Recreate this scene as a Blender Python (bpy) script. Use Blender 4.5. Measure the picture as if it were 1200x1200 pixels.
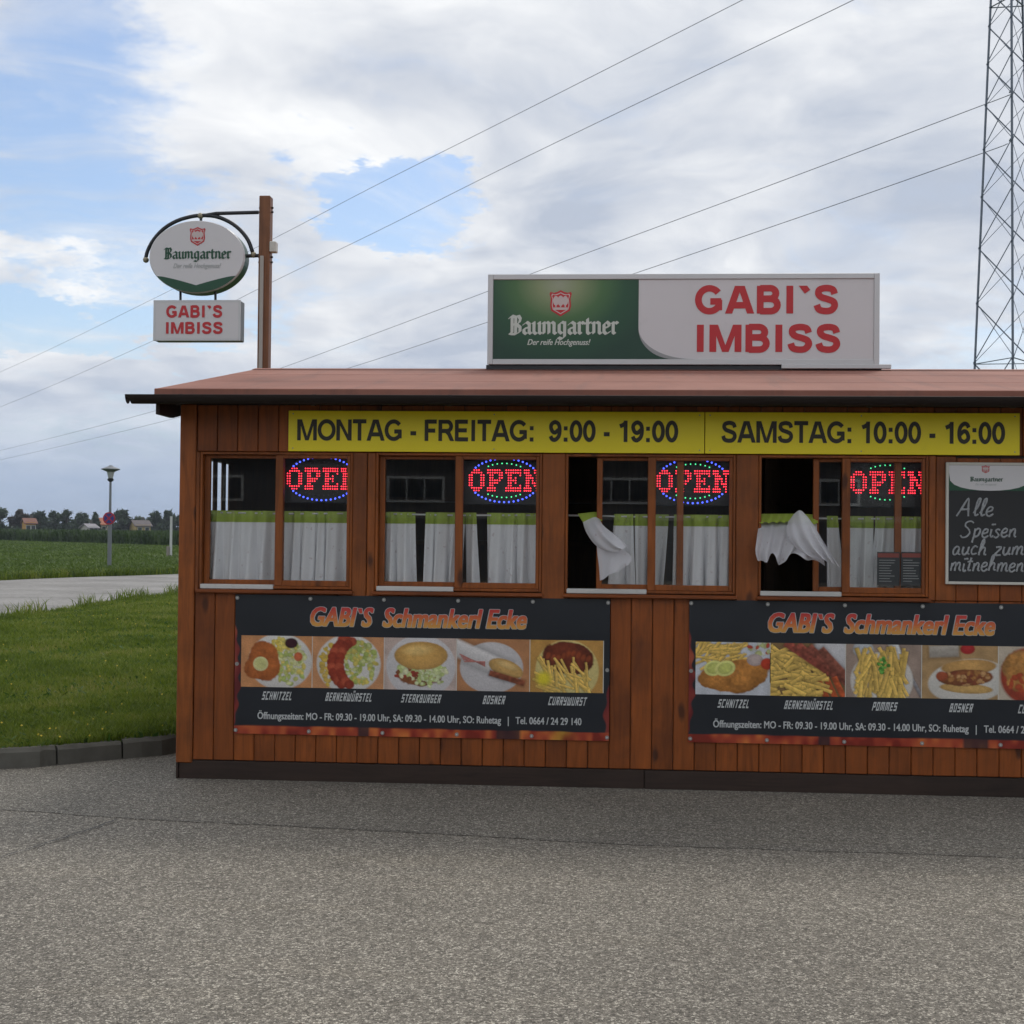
import bpy, math, random
import numpy as np
from mathutils import Vector, Matrix

for o in list(bpy.data.objects):
    bpy.data.objects.remove(o)
S = bpy.context.scene
COL = S.collection
R = math.radians

# ------------------------------------------------------------------ camera
FPX = 1600.0
CAMP = Vector((0, -8.705, 1.6))
YAW, PITCH, ROLL = R(-4.04), R(0.945), R(0.576)
_F = Vector((math.sin(YAW) * math.cos(PITCH), math.cos(YAW) * math.cos(PITCH), math.sin(PITCH)))
_R0 = _F.cross(Vector((0, 0, 1))).normalized()
_U0 = _R0.cross(_F)
_R = _R0 * math.cos(ROLL) + _U0 * math.sin(ROLL)
_U = _U0 * math.cos(ROLL) - _R0 * math.sin(ROLL)
cd = bpy.data.cameras.new('camera')
cam = bpy.data.objects.new('camera', cd)
COL.objects.link(cam)
cd.sensor_width = 36
cd.lens = 36 * FPX / 1200
cd.clip_start = 0.05
cd.clip_end = 6000
cam.matrix_world = Matrix(((_R.x, _U.x, -_F.x, CAMP.x), (_R.y, _U.y, -_F.y, CAMP.y), (_R.z, _U.z, -_F.z, CAMP.z), (0, 0, 0, 1)))
S.camera = cam


def ray(px, py):
    return _F + (px - 600) / FPX * _R + (600 - py) / FPX * _U


def W(px, py, y=0.0):      # a photo point on a plane parallel to the hut front
    d = ray(px, py)
    return CAMP + d * ((y - CAMP.y) / d.y)


def G(px, py, z=0.0):      # a photo point on the ground
    d = ray(px, py)
    return CAMP + d * ((z - CAMP.z) / d.z)


# ------------------------------------------------------------------ world
SUN_EL, SUN_AZ = R(56), R(20)      # azimuth measured from +Y towards +X: behind the hut
wd = bpy.data.worlds.new('World')
S.world = wd
wd.use_nodes = True
NT = wd.node_tree
NT.nodes.clear()


class NB:
    """small node-building helper"""
    def __init__(s, t):
        s.t = t

    def n(s, typ, **kw):
        nd = s.t.nodes.new(typ)
        for k, v in kw.items():
            setattr(nd, k, v)
        return nd

    def put(s, sock, v):
        if hasattr(v, 'default_value') or hasattr(v, 'is_linked'):
            s.t.links.new(v, sock)
        else:
            sock.default_value = v

    def math(s, op, a, b=None, c=None, clamp=False):
        m = s.n('ShaderNodeMath', operation=op, use_clamp=clamp)
        for i, v in enumerate((a, b, c)):
            if v is not None:
                s.put(m.inputs[i], v)
        return m.outputs[0]

    def vec(s, op, a, b=None, out=0):
        m = s.n('ShaderNodeVectorMath', operation=op)
        s.put(m.inputs[0], a)
        if b is not None:
            s.put(m.inputs[3 if op == 'SCALE' else 1], b)
        return m.outputs[1] if op in ('LENGTH', 'DOT_PRODUCT', 'DISTANCE') else m.outputs[out]

    def noise(s, v, scale, detail=4, rough=.55, dist=0, out=0):
        m = s.n('ShaderNodeTexNoise')
        if v is not None:
            s.put(m.inputs['Vector'], v)
        m.inputs['Scale'].default_value = scale
        m.inputs['Detail'].default_value = detail
        m.inputs['Roughness'].default_value = rough
        m.inputs['Distortion'].default_value = dist
        return m.outputs[out]

    def smooth(s, v, a, b, lo=0.0, hi=1.0):
        m = s.n('ShaderNodeMapRange', interpolation_type='SMOOTHSTEP')
        s.put(m.inputs[0], v)
        m.inputs[1].default_value = a
        m.inputs[2].default_value = b
        m.inputs[3].default_value = lo
        m.inputs[4].default_value = hi
        return m.outputs[0]

    def mix(s, f, a, b, blend='MIX'):
        m = s.n('ShaderNodeMix', data_type='RGBA', blend_type=blend)
        s.put(m.inputs[0], f)
        for sock, v in ((m.inputs[6], a), (m.inputs[7], b)):
            s.put(sock, v if not isinstance(v, tuple) or len(v) == 4 else (*v, 1))
        return m.outputs[2]

    def ramp(s, f, stops, interp='LINEAR'):
        m = s.n('ShaderNodeValToRGB')
        s.put(m.inputs[0], f)
        cr = m.color_ramp
        cr.interpolation = interp
        while len(cr.elements) < len(stops):
            cr.elements.new(.5)
        for e, (p, c) in zip(cr.elements, stops):
            e.position = p
            e.color = (*c, 1) if len(c) == 3 else c
        return m.outputs[0]

    def comb(s, x, y, z):
        m = s.n('ShaderNodeCombineXYZ')
        for i, v in enumerate((x, y, z)):
            s.put(m.inputs[i], v)
        return m.outputs[0]

    def sep(s, v):
        m = s.n('ShaderNodeSeparateXYZ')
        s.put(m.inputs[0], v)
        return m.outputs


wb = NB(NT)
sky = wb.n('ShaderNodeTexSky', sky_type='NISHITA')
sky.sun_disc = False
sky.sun_elevation = SUN_EL
sky.sun_rotation = SUN_AZ
sky.air_density = 1.0
sky.dust_density = 1.2
sky.ozone_density = 1.6
tc = wb.n('ShaderNodeTexCoord')
D0 = wb.vec('NORMALIZE', tc.outputs['Generated'])
sx, sy_, sz = wb.sep(D0)
zc = wb.math('MAXIMUM', sz, 0.0)
den = wb.math('ADD', zc, 0.22)
P2 = wb.comb(wb.math('DIVIDE', sx, den), wb.math('DIVIDE', sy_, den), wb.math('MULTIPLY', zc, 0.6))
warp = wb.noise(P2, 2.3, 2, .5, 0, out=1)
P3 = wb.vec('ADD', P2, wb.vec('SCALE', wb.vec('SUBTRACT', warp, (.5, .5, .5)), .35))
big = wb.noise(wb.vec('ADD', P3, (3.7, 1.2, .4)), 1.15, 5, .56, .1)
fine = wb.noise(wb.vec('ADD', P3, (1.3, 7.1, 2.)), 3.2, 6, .6, .15)
# patches of open sky, each a soft ellipse of directions with a ragged edge
dw = wb.vec('SCALE', wb.vec('SUBTRACT', wb.noise(P2, 4.2, 5, .66, 0, out=1), (.5, .5, .5)), .19)
DW = wb.vec('ADD', D0, dw)


def patch(px, py, rx, ry, ang, amt):
    d = ray(px, py).normalized()
    df = wb.vec('SUBTRACT', DW, tuple(d))
    ca, sa = math.cos(R(ang)), math.sin(R(ang))
    a = _R * ca + _U * sa
    b = _U * ca - _R * sa
    u = wb.math('MULTIPLY', wb.vec('DOT_PRODUCT', df, tuple(a)), FPX / rx)
    v = wb.math('MULTIPLY', wb.vec('DOT_PRODUCT', df, tuple(b)), FPX / ry)
    r = wb.vec('LENGTH', wb.comb(u, v, wb.math('MULTIPLY', wb.vec('DOT_PRODUCT', df, tuple(_F)), 3.0)))
    return wb.smooth(r, .25, 1.15, amt, 0.0)


holes = 0.0
for a in ((455, 240, 120, 58, -16, .62), (10, 200, 330, 100, -22, .38), (90, 375, 260, 48, 6, .46), (60, 60, 170, 120, -35, .30),
          (1090, 430, 130, 70, 0, .10), (-300, 180, 260, 200, -10, .28), (60, 510, 260, 30, 4, .12)):
    holes = wb.math('ADD', holes, patch(*a))
# wind-drawn wisps: noise stretched along the drift of the clouds
sv = wb.comb(wb.math('MULTIPLY', wb.vec('DOT_PRODUCT', P3, (.85, .5, 0.)), .55), wb.math('MULTIPLY', wb.vec('DOT_PRODUCT', P3, (-.5, .85, 0.)), 2.6), sz)
wisp = wb.noise(sv, 2.2, 6, .6, .3)
cov = wb.math('SUBTRACT', wb.math('ADD', wb.math('ADD', wb.math('MULTIPLY', big, .62), wb.math('MULTIPLY', fine, .36)), wb.math('MULTIPLY', wisp, .42)), wb.math('ADD', holes, .06))
veil = wb.smooth(wb.math('SUBTRACT', wb.math('ADD', wisp, wb.math('MULTIPLY', fine, .35)), wb.math('MULTIPLY', holes, .22)), .52, .84, 0, .75)
covm = wb.math('MAXIMUM', wb.smooth(cov, .28, .60), veil)
# cloud brightness: white tops, grey-blue bases
sh = wb.noise(wb.vec('ADD', P3, (9.1, 4.4, 0.)), 2.0, 4, .55, .2)
sh2 = wb.math('ADD', wb.math('MULTIPLY', sh, .62), wb.math('ADD', wb.math('MULTIPLY', fine, .42), wb.math('MULTIPLY', big, .06)))
ccol = wb.ramp(sh2, [(.42, (3.9, 4.35, 5.2)), (.54, (5.7, 5.95, 6.4)), (.66, (7.6, 7.7, 7.8))])
skc = wb.mix(1.0, sky.outputs[0], (1.0, 1.02, 1.05), 'MULTIPLY')
c1 = wb.mix(covm, skc, ccol)
# pale haze low over the horizon
hz = wb.smooth(sz, 0.0, 0.15, .90, 0.0)
c2 = wb.mix(hz, c1, (2.6, 3.45, 4.9))
bg = wb.n('ShaderNodeBackground')
NT.links.new(c2, bg.inputs[0])
bg.inputs[1].default_value = 0.1
wo = wb.n('ShaderNodeOutputWorld')
NT.links.new(bg.outputs[0], wo.inputs[0])

# ------------------------------------------------------------------ sun, exposure
sl = bpy.data.lights.new('sun', 'SUN')
sl.energy = 1.1
sl.angle = R(14)
sl.color = (1, .95, .87)
so = bpy.data.objects.new('sun', sl)
COL.objects.link(so)
sd = Vector((math.sin(SUN_AZ) * math.cos(SUN_EL), math.cos(SUN_AZ) * math.cos(SUN_EL), math.sin(SUN_EL)))
so.location = sd * 60
so.rotation_euler = (-sd).to_track_quat('-Z', 'Y').to_euler()
vs = S.view_settings
S.display_settings.display_device = 'sRGB'
vs.view_transform = 'Standard'
vs.look = 'None'
vs.exposure = 0.40
vs.gamma = 1.0
vs.use_curve_mapping = False
S.cycles.use_denoising = True
S.cycles.max_bounces = 6
S.cycles.diffuse_bounces = 3
S.cycles.glossy_bounces = 3
S.cycles.use_adaptive_sampling = True
S.cycles.adaptive_threshold = 0.02
wd.cycles.sampling_method = 'MANUAL'
wd.cycles.sample_map_resolution = 512
S.cycles.transparent_max_bounces = 12
S.cycles.caustics_reflective = False
S.cycles.caustics_refractive = False
S.cycles.sample_clamp_indirect = 6

# ------------------------------------------------------------------ mesh helpers


class MB:
    def __init__(s):
        s.v, s.f = [], []

    def add(s, vs, fs):
        o = len(s.v)
        s.v += [tuple(q) for q in vs]
        s.f += [tuple(i + o for i in q) for q in fs]
        return s

    def box(s, x0, x1, y0, y1, z0, z1):
        return s.add([(x0, y0, z0), (x1, y0, z0), (x1, y1, z0), (x0, y1, z0), (x0, y0, z1), (x1, y0, z1), (x1, y1, z1), (x0, y1, z1)],
                     [(0, 3, 2, 1), (4, 5, 6, 7), (0, 1, 5, 4), (1, 2, 6, 5), (2, 3, 7, 6), (3, 0, 4, 7)])

    def cbox(s, x0, x1, y0, y1, z0, z1, c=.004):
        """box with all edges chamfered"""
        c = min(c, (x1 - x0) / 3, (y1 - y0) / 3, (z1 - z0) / 3)
        vs, idx = [], {}
        for i, x in enumerate((x0, x1)):
            for j, y in enumerate((y0, y1)):
                for k, z in enumerate((z0, z1)):
                    sx_, sy2, sz_ = (c, -c)[i], (c, -c)[j], (c, -c)[k]
                    for a, p in enumerate(((x, y + sy2, z + sz_), (x + sx_, y, z + sz_), (x + sx_, y + sy2, z))):
                        idx[i, j, k, a] = len(vs)
                        vs.append(p)
        q = idx
        fs = []
        for i in (0, 1):
            fs.append([q[i, 0, 0, 0], q[i, 0, 1, 0], q[i, 1, 1, 0], q[i, 1, 0, 0]][::1 if i == 0 else -1])
            fs.append([q[0, i, 0, 1], q[1, i, 0, 1], q[1, i, 1, 1], q[0, i, 1, 1]][::1 if i == 0 else -1])
            fs.append([q[0, 0, i, 2], q[0, 1, i, 2], q[1, 1, i, 2], q[1, 0, i, 2]][::1 if i == 0 else -1])
        for a in (0, 1):
            for b in (0, 1):
                fs.append([q[a, b, 0, 0], q[a, b, 1, 0], q[a, b, 1, 1], q[a, b, 0, 1]][::1 if (a + b) % 2 else -1])
                fs.append([q[a, 0, b, 0], q[a, 1, b, 0], q[a, 1, b, 2], q[a, 0, b, 2]][::-1 if (a + b) % 2 else 1])
                fs.append([q[0, a, b, 1], q[1, a, b, 1], q[1, a, b, 2], q[0, a, b, 2]][::1 if (a + b) % 2 else -1])
                for d in (0, 1):
                    fs.append([q[a, b, d, 0], q[a, b, d, 1], q[a, b, d, 2]][::1 if (a + b + d) % 2 else -1])
        return s.add(vs, fs)

    def tube(s, pts, r, n=8, cap=True):
        pts = [Vector(p) for p in pts]
        rs = r if isinstance(r, (list, tuple)) else [r] * len(pts)
        o = len(s.v)
        ref = None
        for i, p in enumerate(pts):
            t = (pts[min(i + 1, len(pts) - 1)] - pts[max(i - 1, 0)]).normalized()
            if ref is None:
                ref = t.cross(Vector((0, 0, 1))) if abs(t.z) < .9 else t.cross(Vector((1, 0, 0)))
            a = (ref - t * ref.dot(t)).normalized()
            ref = a
            b = t.cross(a)
            for k in range(n):
                an = 2 * math.pi * k / n
                s.v.append(tuple(p + (a * math.cos(an) + b * math.sin(an)) * rs[i]))
        for i in range(len(pts) - 1):
            for k in range(n):
                k2 = (k + 1) % n
                s.f.append((o + i * n + k, o + i * n + k2, o + (i + 1) * n + k2, o + (i + 1) * n + k))
        if cap:
            s.f.append(tuple(o + k for k in range(n))[::-1])
            s.f.append(tuple(o + (len(pts) - 1) * n + k for k in range(n)))
        return s

    def lathe(s, prof, cx, cy, n=16):
        """profile of (radius, z) round a vertical axis"""
        o = len(s.v)
        for r, z in prof:
            for k in range(n):
                an = 2 * math.pi * k / n
                s.v.append((cx + r * math.cos(an), cy + r * math.sin(an), z))
        for i in range(len(prof) - 1):
            for k in range(n):
                k2 = (k + 1) % n
                s.f.append((o + i * n + k, o + i * n + k2, o + (i + 1) * n + k2, o + (i + 1) * n + k))
        s.f.append(tuple(o + k for k in range(n))[::-1])
        s.f.append(tuple(o + (len(prof) - 1) * n + k for k in range(n)))
        return s

    def prism(s, poly, y0, y1):
        """outline of (x, z), counter-clockwise seen from the front (-y), from y0 (front) to y1 (back)"""
        n = len(poly)
        vs = [(x, y0, z) for x, z in poly] + [(x, y1, z) for x, z in poly]
        fs = [tuple(range(n)), tuple(range(2 * n - 1, n - 1, -1))] + [((i + 1) % n, i, n + i, n + (i + 1) % n) for i in range(n)]
        return s.add(vs, fs)

    def beam(s, a, b, w, h=None, up=(0, 0, 1)):
        h = h or w
        a, b = Vector(a), Vector(b)
        t = (b - a).normalized()
        u = Vector(up)
        if abs(t.dot(u)) > .95:
            u = Vector((1, 0, 0))
        sd_ = t.cross(u).normalized() * (w / 2)
        u2 = sd_.cross(t).normalized() * (h / 2)
        vs = [p + i * sd_ + j * u2 for p in (a, b) for i, j in ((-1, -1), (1, -1), (1, 1), (-1, 1))]
        return s.add(vs, [(3, 2, 1, 0), (4, 5, 6, 7), (0, 1, 5, 4), (1, 2, 6, 5), (2, 3, 7, 6), (3, 0, 4, 7)])

    def mesh(s, name, mat=None, smooth=False):
        m = bpy.data.meshes.new(name)
        m.from_pydata(s.v, [], s.f)
        if mat:
            m.materials.append(mat)
        if smooth:
            m.polygons.foreach_set('use_smooth', [True] * len(m.polygons))
        m.update()
        return m

    def build(s, name, mat, parent=None, loc=(0, 0, 0), smooth=False):
        return link(name, s.mesh(name, mat, smooth), parent, loc)


def link(name, mesh, parent=None, loc=(0, 0, 0)):
    o = bpy.data.objects.new(name, mesh)
    COL.objects.link(o)
    o.location = loc
    if parent is not None:
        o.parent = parent
    return o


def tag(o, label=None, cat=None, group=None, kind=None):
    for k, v in (('label', label), ('category', cat), ('group', group), ('kind', kind)):
        if v:
            o[k] = v
    return o


def thing(name, label, cat, loc=(0, 0, 0), group=None):
    e = bpy.data.objects.new(name, None)
    COL.objects.link(e)
    e.location = loc
    e.empty_display_size = .1
    return tag(e, label, cat, group)


def np_mesh(name, verts, faces, mat, smooth=False, colors=None):
    """faces: (n,k) array of equal-size polygons; colors: per-vertex rgb"""
    m = bpy.data.meshes.new(name)
    verts = np.asarray(verts, np.float32)
    faces = np.asarray(faces, np.int32)
    n, k = faces.shape
    m.vertices.add(len(verts))
    m.vertices.foreach_set('co', verts.ravel())
    m.loops.add(n * k)
    m.loops.foreach_set('vertex_index', faces.ravel())
    m.polygons.add(n)
    m.polygons.foreach_set('loop_start', np.arange(0, n * k, k, dtype=np.int32))
    if smooth:
        m.polygons.foreach_set('use_smooth', np.ones(n, bool))
    m.update(calc_edges=True)
    if colors is not None:
        ca = m.color_attributes.new('Col', 'FLOAT_COLOR', 'POINT')
        c4 = np.ones((len(verts), 4), np.float32)
        c4[:, :3] = colors
        ca.data.foreach_set('color', c4.ravel())
    m.materials.append(mat)
    return m


# ------------------------------------------------------------------ materials
def s2l(c):
    return tuple((v / 255 / 12.92) if v / 255 <= .04045 else ((v / 255 + .055) / 1.055) ** 2.4 for v in c)


def mat_base(name):
    m = bpy.data.materials.new(name)
    m.use_nodes = True
    nt = m.node_tree
    b = NB(nt)
    p = nt.nodes['Principled BSDF']
    return m, b, p


def bump(b, p, h, strength=.3, dist=.01):
    n = b.n('ShaderNodeBump')
    n.inputs['Strength'].default_value = strength
    n.inputs['Distance'].default_value = dist
    b.put(n.inputs['Height'], h)
    b.t.links.new(n.outputs[0], p.inputs['Normal'])


def plain(name, col, rough=.5, var=.12, vscale=6., metal=0., spec=.5, dirt=None, bumps=0.):
    """paint or plastic with faint uneven tone"""
    m, b, p = mat_base(name)
    t = b.n('ShaderNodeTexCoord').outputs['Object']
    nz = b.noise(t, vscale, 5, .6)
    c = b.mix(b.math('MULTIPLY', nz, var * 2), col, tuple(v * .45 for v in col))
    if dirt:
        d = b.smooth(b.noise(t, vscale * 2.3, 6, .7), .55, .75, 0, dirt)
        c = b.mix(d, c, (.12, .10, .08))
    b.put(p.inputs['Base Color'], c)
    p.inputs['Roughness'].default_value = rough
    p.inputs['Metallic'].default_value = metal
    p.inputs['Specular IOR Level'].default_value = spec
    if bumps:
        bump(b, p, b.noise(t, vscale * 12, 3, .6), bumps, .002)
    return m


def wood(name, base, dark, axis=2, rough=.5, knots=True, var=.35, scale=1.):
    m, b, p = mat_base(name)
    t = b.n('ShaderNodeTexCoord').outputs['Object']
    oi = b.n('ShaderNodeObjectInfo')
    rnd = oi.outputs['Random']
    off = b.comb(b.math('MULTIPLY', rnd, 37.), b.math('MULTIPLY', rnd, 61.), b.math('MULTIPLY', rnd, 23.))
    q = b.vec('ADD', t, off)
    st = [9. * scale] * 3
    st[axis] = .9 * scale
    g = b.noise(b.vec('MULTIPLY', q, tuple(st)), 2.2, 7, .62, 1.2)
    st2 = [60. * scale] * 3
    st2[axis] = 2.2 * scale
    g2 = b.noise(b.vec('MULTIPLY', q, tuple(st2)), 1.6, 4, .6, .3)
    f = b.math('ADD', b.math('MULTIPLY', g, .7), b.math('MULTIPLY', g2, .3))
    c = b.ramp(f, [(.30, tuple(v * .55 for v in base)), (.48, base), (.66, tuple(min(1, v * 1.35) for v in base))])
    if knots:
        st3 = [5.5] * 3
        st3[axis] = 2.1
        vo = b.n('ShaderNodeTexVoronoi')
        b.put(vo.inputs['Vector'], b.vec('ADD', b.vec('MULTIPLY', q, tuple(st3)), b.vec('SCALE', b.noise(q, 12, 2, .5, 0, out=1), .12)))
        vo.inputs['Scale'].default_value = 1.0
        k = b.smooth(vo.outputs['Distance'], .06, .17, .9, 0.)
        c = b.mix(k, c, dark)
    c = b.mix(b.math('MULTIPLY', rnd, var), c, tuple(v * .5 for v in base))
    wear = b.smooth(b.noise(b.vec('ADD', q, (3., 3., 3.)), 1.7, 5, .6), .42, .75, 0, .55)
    c = b.mix(wear, c, dark)
    b.put(p.inputs['Base Color'], c)
    b.put(p.inputs['Roughness'], b.math('ADD', b.math('MULTIPLY', g2, .25), rough - .12))
    p.inputs['Specular IOR Level'].default_value = .35
    bump(b, p, f, .25, .004)
    return m


def glass_mat():
    m, b, p = mat_base('window_glass')
    nt = m.node_tree
    nt.nodes.remove(p)
    out = [n for n in nt.nodes if n.type == 'OUTPUT_MATERIAL'][0]
    tr = b.n('ShaderNodeBsdfTransparent')
    tr.inputs[0].default_value = (.985, .99, .985, 1)
    gl = b.n('ShaderNodeBsdfGlossy')
    gl.inputs['Roughness'].default_value = .015
    gl.inputs[0].default_value = (.95, .97, 1, 1)
    lw = b.n('ShaderNodeLayerWeight')
    fac = b.math('ADD', b.math('MULTIPLY', b.math('POWER', lw.outputs['Facing'], 5.), .95), .045)
    mx = b.n('ShaderNodeMixShader')
    nt.links.new(fac, mx.inputs[0])
    nt.links.new(tr.outputs[0], mx.inputs[1])
    nt.links.new(gl.outputs[0], mx.inputs[2])
    nt.links.new(mx.outputs[0], out.inputs[0])
    return m


def cloth_mat(name, col, trans=.45, alpha=0.0):
    m, b, p = mat_base(name)
    nt = m.node_tree
    nt.nodes.remove(p)
    out = [n for n in nt.nodes if n.type == 'OUTPUT_MATERIAL'][0]
    t = b.n('ShaderNodeTexCoord').outputs['Object']
    c = b.mix(b.math('MULTIPLY', b.noise(t, 9, 5, .6), .3), col, tuple(v * .6 for v in col))
    pr = b.smooth(b.noise(t, 34, 2, .5), .66, .72, 0, .35)      # faint woven motif
    c = b.mix(pr, c, (.45, .30, .32))
    d = b.n('ShaderNodeBsdfDiffuse')
    l = b.n('ShaderNodeBsdfTranslucent')
    nt.links.new(c, d.inputs[0])
    nt.links.new(c, l.inputs[0])
    mx = b.n('ShaderNodeMixShader')
    mx.inputs[0].default_value = trans
    nt.links.new(d.outputs[0], mx.inputs[1])
    nt.links.new(l.outputs[0], mx.inputs[2])
    res = mx.outputs[0]
    if alpha:
        ta = b.n('ShaderNodeBsdfTransparent')
        m2 = b.n('ShaderNodeMixShader')
        m2.inputs[0].default_value = alpha
        nt.links.new(res, m2.inputs[1])
        nt.links.new(ta.outputs[0], m2.inputs[2])
        res = m2.outputs[0]
    nt.links.new(res, out.inputs[0])
    return m


def emit_mat(name, col, strength):
    m, b, p = mat_base(name)
    p.inputs['Base Color'].default_value = (*col, 1)
    p.inputs['Emission Color'].default_value = (*col, 1)
    p.inputs['Emission Strength'].default_value = strength
    return m


def leaf_mat(name, stops, trans=.25, scale=.8, rough=.55):
    m, b, p = mat_base(name)
    nt = m.node_tree
    g = b.n('ShaderNodeNewGeometry')
    ri = g.outputs['Random Per Island']
    nz = b.smooth(b.noise(g.outputs['Position'], scale, 5, .65), .28, .72)
    f = b.math('ADD', b.math('MULTIPLY', ri, .45), b.math('MULTIPLY', nz, .55))
    c = b.ramp(f, stops)
    b.put(p.inputs['Base Color'], c)
    p.inputs['Roughness'].default_value = rough
    p.inputs['Specular IOR Level'].default_value = .3
    l = b.n('ShaderNodeBsdfTranslucent')
    nt.links.new(c, l.inputs[0])
    mx = b.n('ShaderNodeMixShader')
    mx.inputs[0].default_value = trans
    out = [n for n in nt.nodes if n.type == 'OUTPUT_MATERIAL'][0]
    nt.links.new(p.outputs[0], mx.inputs[1])
    nt.links.new(l.outputs[0], mx.inputs[2])
    nt.links.new(mx.outputs[0], out.inputs[0])
    return m


def print_mat(name, rough=.45):
    """flat print: colour read from the mesh's own colour attribute"""
    m, b, p = mat_base(name)
    a = b.n('ShaderNodeAttribute', attribute_name='Col')
    b.put(p.inputs['Base Color'], a.outputs['Color'])
    p.inputs['Roughness'].default_value = rough
    p.inputs['Specular IOR Level'].default_value = .35
    return m


def asphalt_mat(name, tint, mul, big=.5):
    m, b, p = mat_base(name)
    t = b.n('ShaderNodeTexCoord').outputs['Object']
    vo = b.n('ShaderNodeTexVoronoi')
    b.put(vo.inputs['Vector'], t)
    vo.inputs['Scale'].default_value = 95
    cell = b.sep(vo.outputs['Color'])[0]
    vo2 = b.n('ShaderNodeTexVoronoi')
    b.put(vo2.inputs['Vector'], t)
    vo2.inputs['Scale'].default_value = 210
    cell2 = b.sep(vo2.outputs['Color'])[1]
    stone = b.math('ADD', b.math('MULTIPLY', cell, .48), b.math('MULTIPLY', cell2, .52))
    k = mul
    c = b.ramp(stone, [(.14, (.060 * k, .057 * k, .052 * k)), (.45, (.132 * k, .126 * k, .116 * k)), (.70, (.19 * k, .182 * k, .167 * k)), (.90, (.46 * k, .45 * k, .42 * k))])
    n1 = b.noise(t, .55, 6, .62, .6)
    c = b.mix(b.smooth(n1, .35, .7, 0, big), c, b.mix(1., c, (.70, .70, .71), 'MULTIPLY'))
    n2 = b.noise(b.vec('MULTIPLY', t, (.35, 2.2, 1.)), 1.3, 5, .6, .4)
    c = b.mix(b.smooth(n2, .5, .75, 0, .35), c, b.mix(1., c, (1.22, 1.18, 1.1), 'MULTIPLY'))
    n3 = b.noise(t, 2.6, 5, .65)
    c = b.mix(b.smooth(n3, .58, .72, 0, .30), c, b.mix(1., c, (.62, .60, .60), 'MULTIPLY'))
    c = b.mix(1., c, tint, 'MULTIPLY')
    b.put(p.inputs['Base Color'], c)
    p.inputs['Roughness'].default_value = .85
    p.inputs['Specular IOR Level'].default_value = .3
    bump(b, p, b.math('ADD', b.math('MULTIPLY', vo.outputs['Distance'], -1.), b.math('MULTIPLY', cell, .6)), .55, .006)
    return m


M = {}
M['plank'] = wood('stained_plank', (.25, .064, .010), (.038, .011, .004))
M['plank_h'] = wood('stained_rail', (.205, .052, .010), (.035, .010, .004), axis=0)
M['trim'] = wood('stained_trim', (.27, .075, .013), (.04, .012, .005))
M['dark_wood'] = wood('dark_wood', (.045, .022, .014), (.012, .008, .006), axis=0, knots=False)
M['plinth'] = wood('plinth_board', (.040, .024, .018), (.014, .010, .008), axis=0, knots=False)
M['post'] = wood('sign_post_wood', (.21, .085, .036), (.08, .035, .018))
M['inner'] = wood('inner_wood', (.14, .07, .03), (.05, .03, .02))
M['roof'] = None
M['gutter'] = plain('gutter_brown', (.020, .014, .012), .6, spec=.2)
M['white'] = plain('white_plastic', (.62, .62, .60), .4, .15, 4, dirt=.25)
M['sign_white'] = plain('sign_white', (.66, .645, .655), .35, .06, 2.5, dirt=.10)
M['alu'] = plain('aluminium', (.60, .60, .60), .38, .1, 5, metal=.35)
M['galv'] = plain('galvanised_steel', (.22, .235, .25), .55, .2, 8, metal=.3)
M['pylon'] = plain('pylon_steel', (.15, .18, .235), .55, .2, 3, metal=.1)
M['wire'] = plain('wire', (.17, .18, .21), .6)
M['black_iron'] = plain('black_iron', (.022, .024, .030), .45)
M['brass'] = plain('dull_brass', (.33, .29, .20), .4, metal=.3)
M['glass'] = glass_mat()
M['yellow'] = plain('sign_yellow', (.97, .80, .008), .38, .04, 3, dirt=.05)
M['ink'] = plain('sign_ink', (.030, .026, .014), .5)
M['red'] = plain('sign_red', (.52, .022, .028), .4, .05)
M['green'] = plain('sign_green', (.010, .075, .036), .4)
M['pale'] = plain('pale_ink', (.60, .64, .58), .45)
M['grey_ink'] = plain('grey_ink', (.42, .44, .44), .5)
M['screw'] = plain('screw_head', (.34, .34, .33), .4, metal=.5)
M['board'] = plain('slate_black', (.017, .018, .020), .55, .3, 4)
M['chalk'] = plain('chalk', (.46, .48, .50), .9, .5, 60)
M['frame_pale'] = plain('pale_frame', (.62, .60, .54), .5, .15, 5)
M['panel_dark'] = plain('dark_panel', (.012, .013, .016), .35)
M['led_off'] = plain('led_off', (.05, .05, .06), .3)
M['led_red'] = emit_mat('led_red', (1., .030, .055), 2.6)
M['led_blue'] = emit_mat('led_blue', (.06, .10, 1.), 2.4)
M['led_green'] = emit_mat('led_green', (.10, 1., .40), 1.0)
M['cloth'] = cloth_mat('white_voile', (.95, .95, .98), .14, .05)
M['cloth_blown'] = cloth_mat('white_voile_blown', (.84, .84, .88), .35, .16)
M['cloth_green'] = cloth_mat('green_header', (.40, .52, .09), .2)
M['print'] = print_mat('banner_print', .42)
M['asphalt'] = asphalt_mat('asphalt', (1.03, .97, .875), 1.22)
M['asphalt2'] = asphalt_mat('asphalt_patch', (1.02, .975, .89), 1.10, .6)
M['tar'] = plain('tar', (.028, .027, .026), .7)
M['concrete'] = plain('kerb_concrete', (.15, .142, .12), .95, .6, 7, dirt=.7, bumps=.9)
M['inside_dark'] = plain('interior_dark', (.05, .042, .035), .7)


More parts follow.
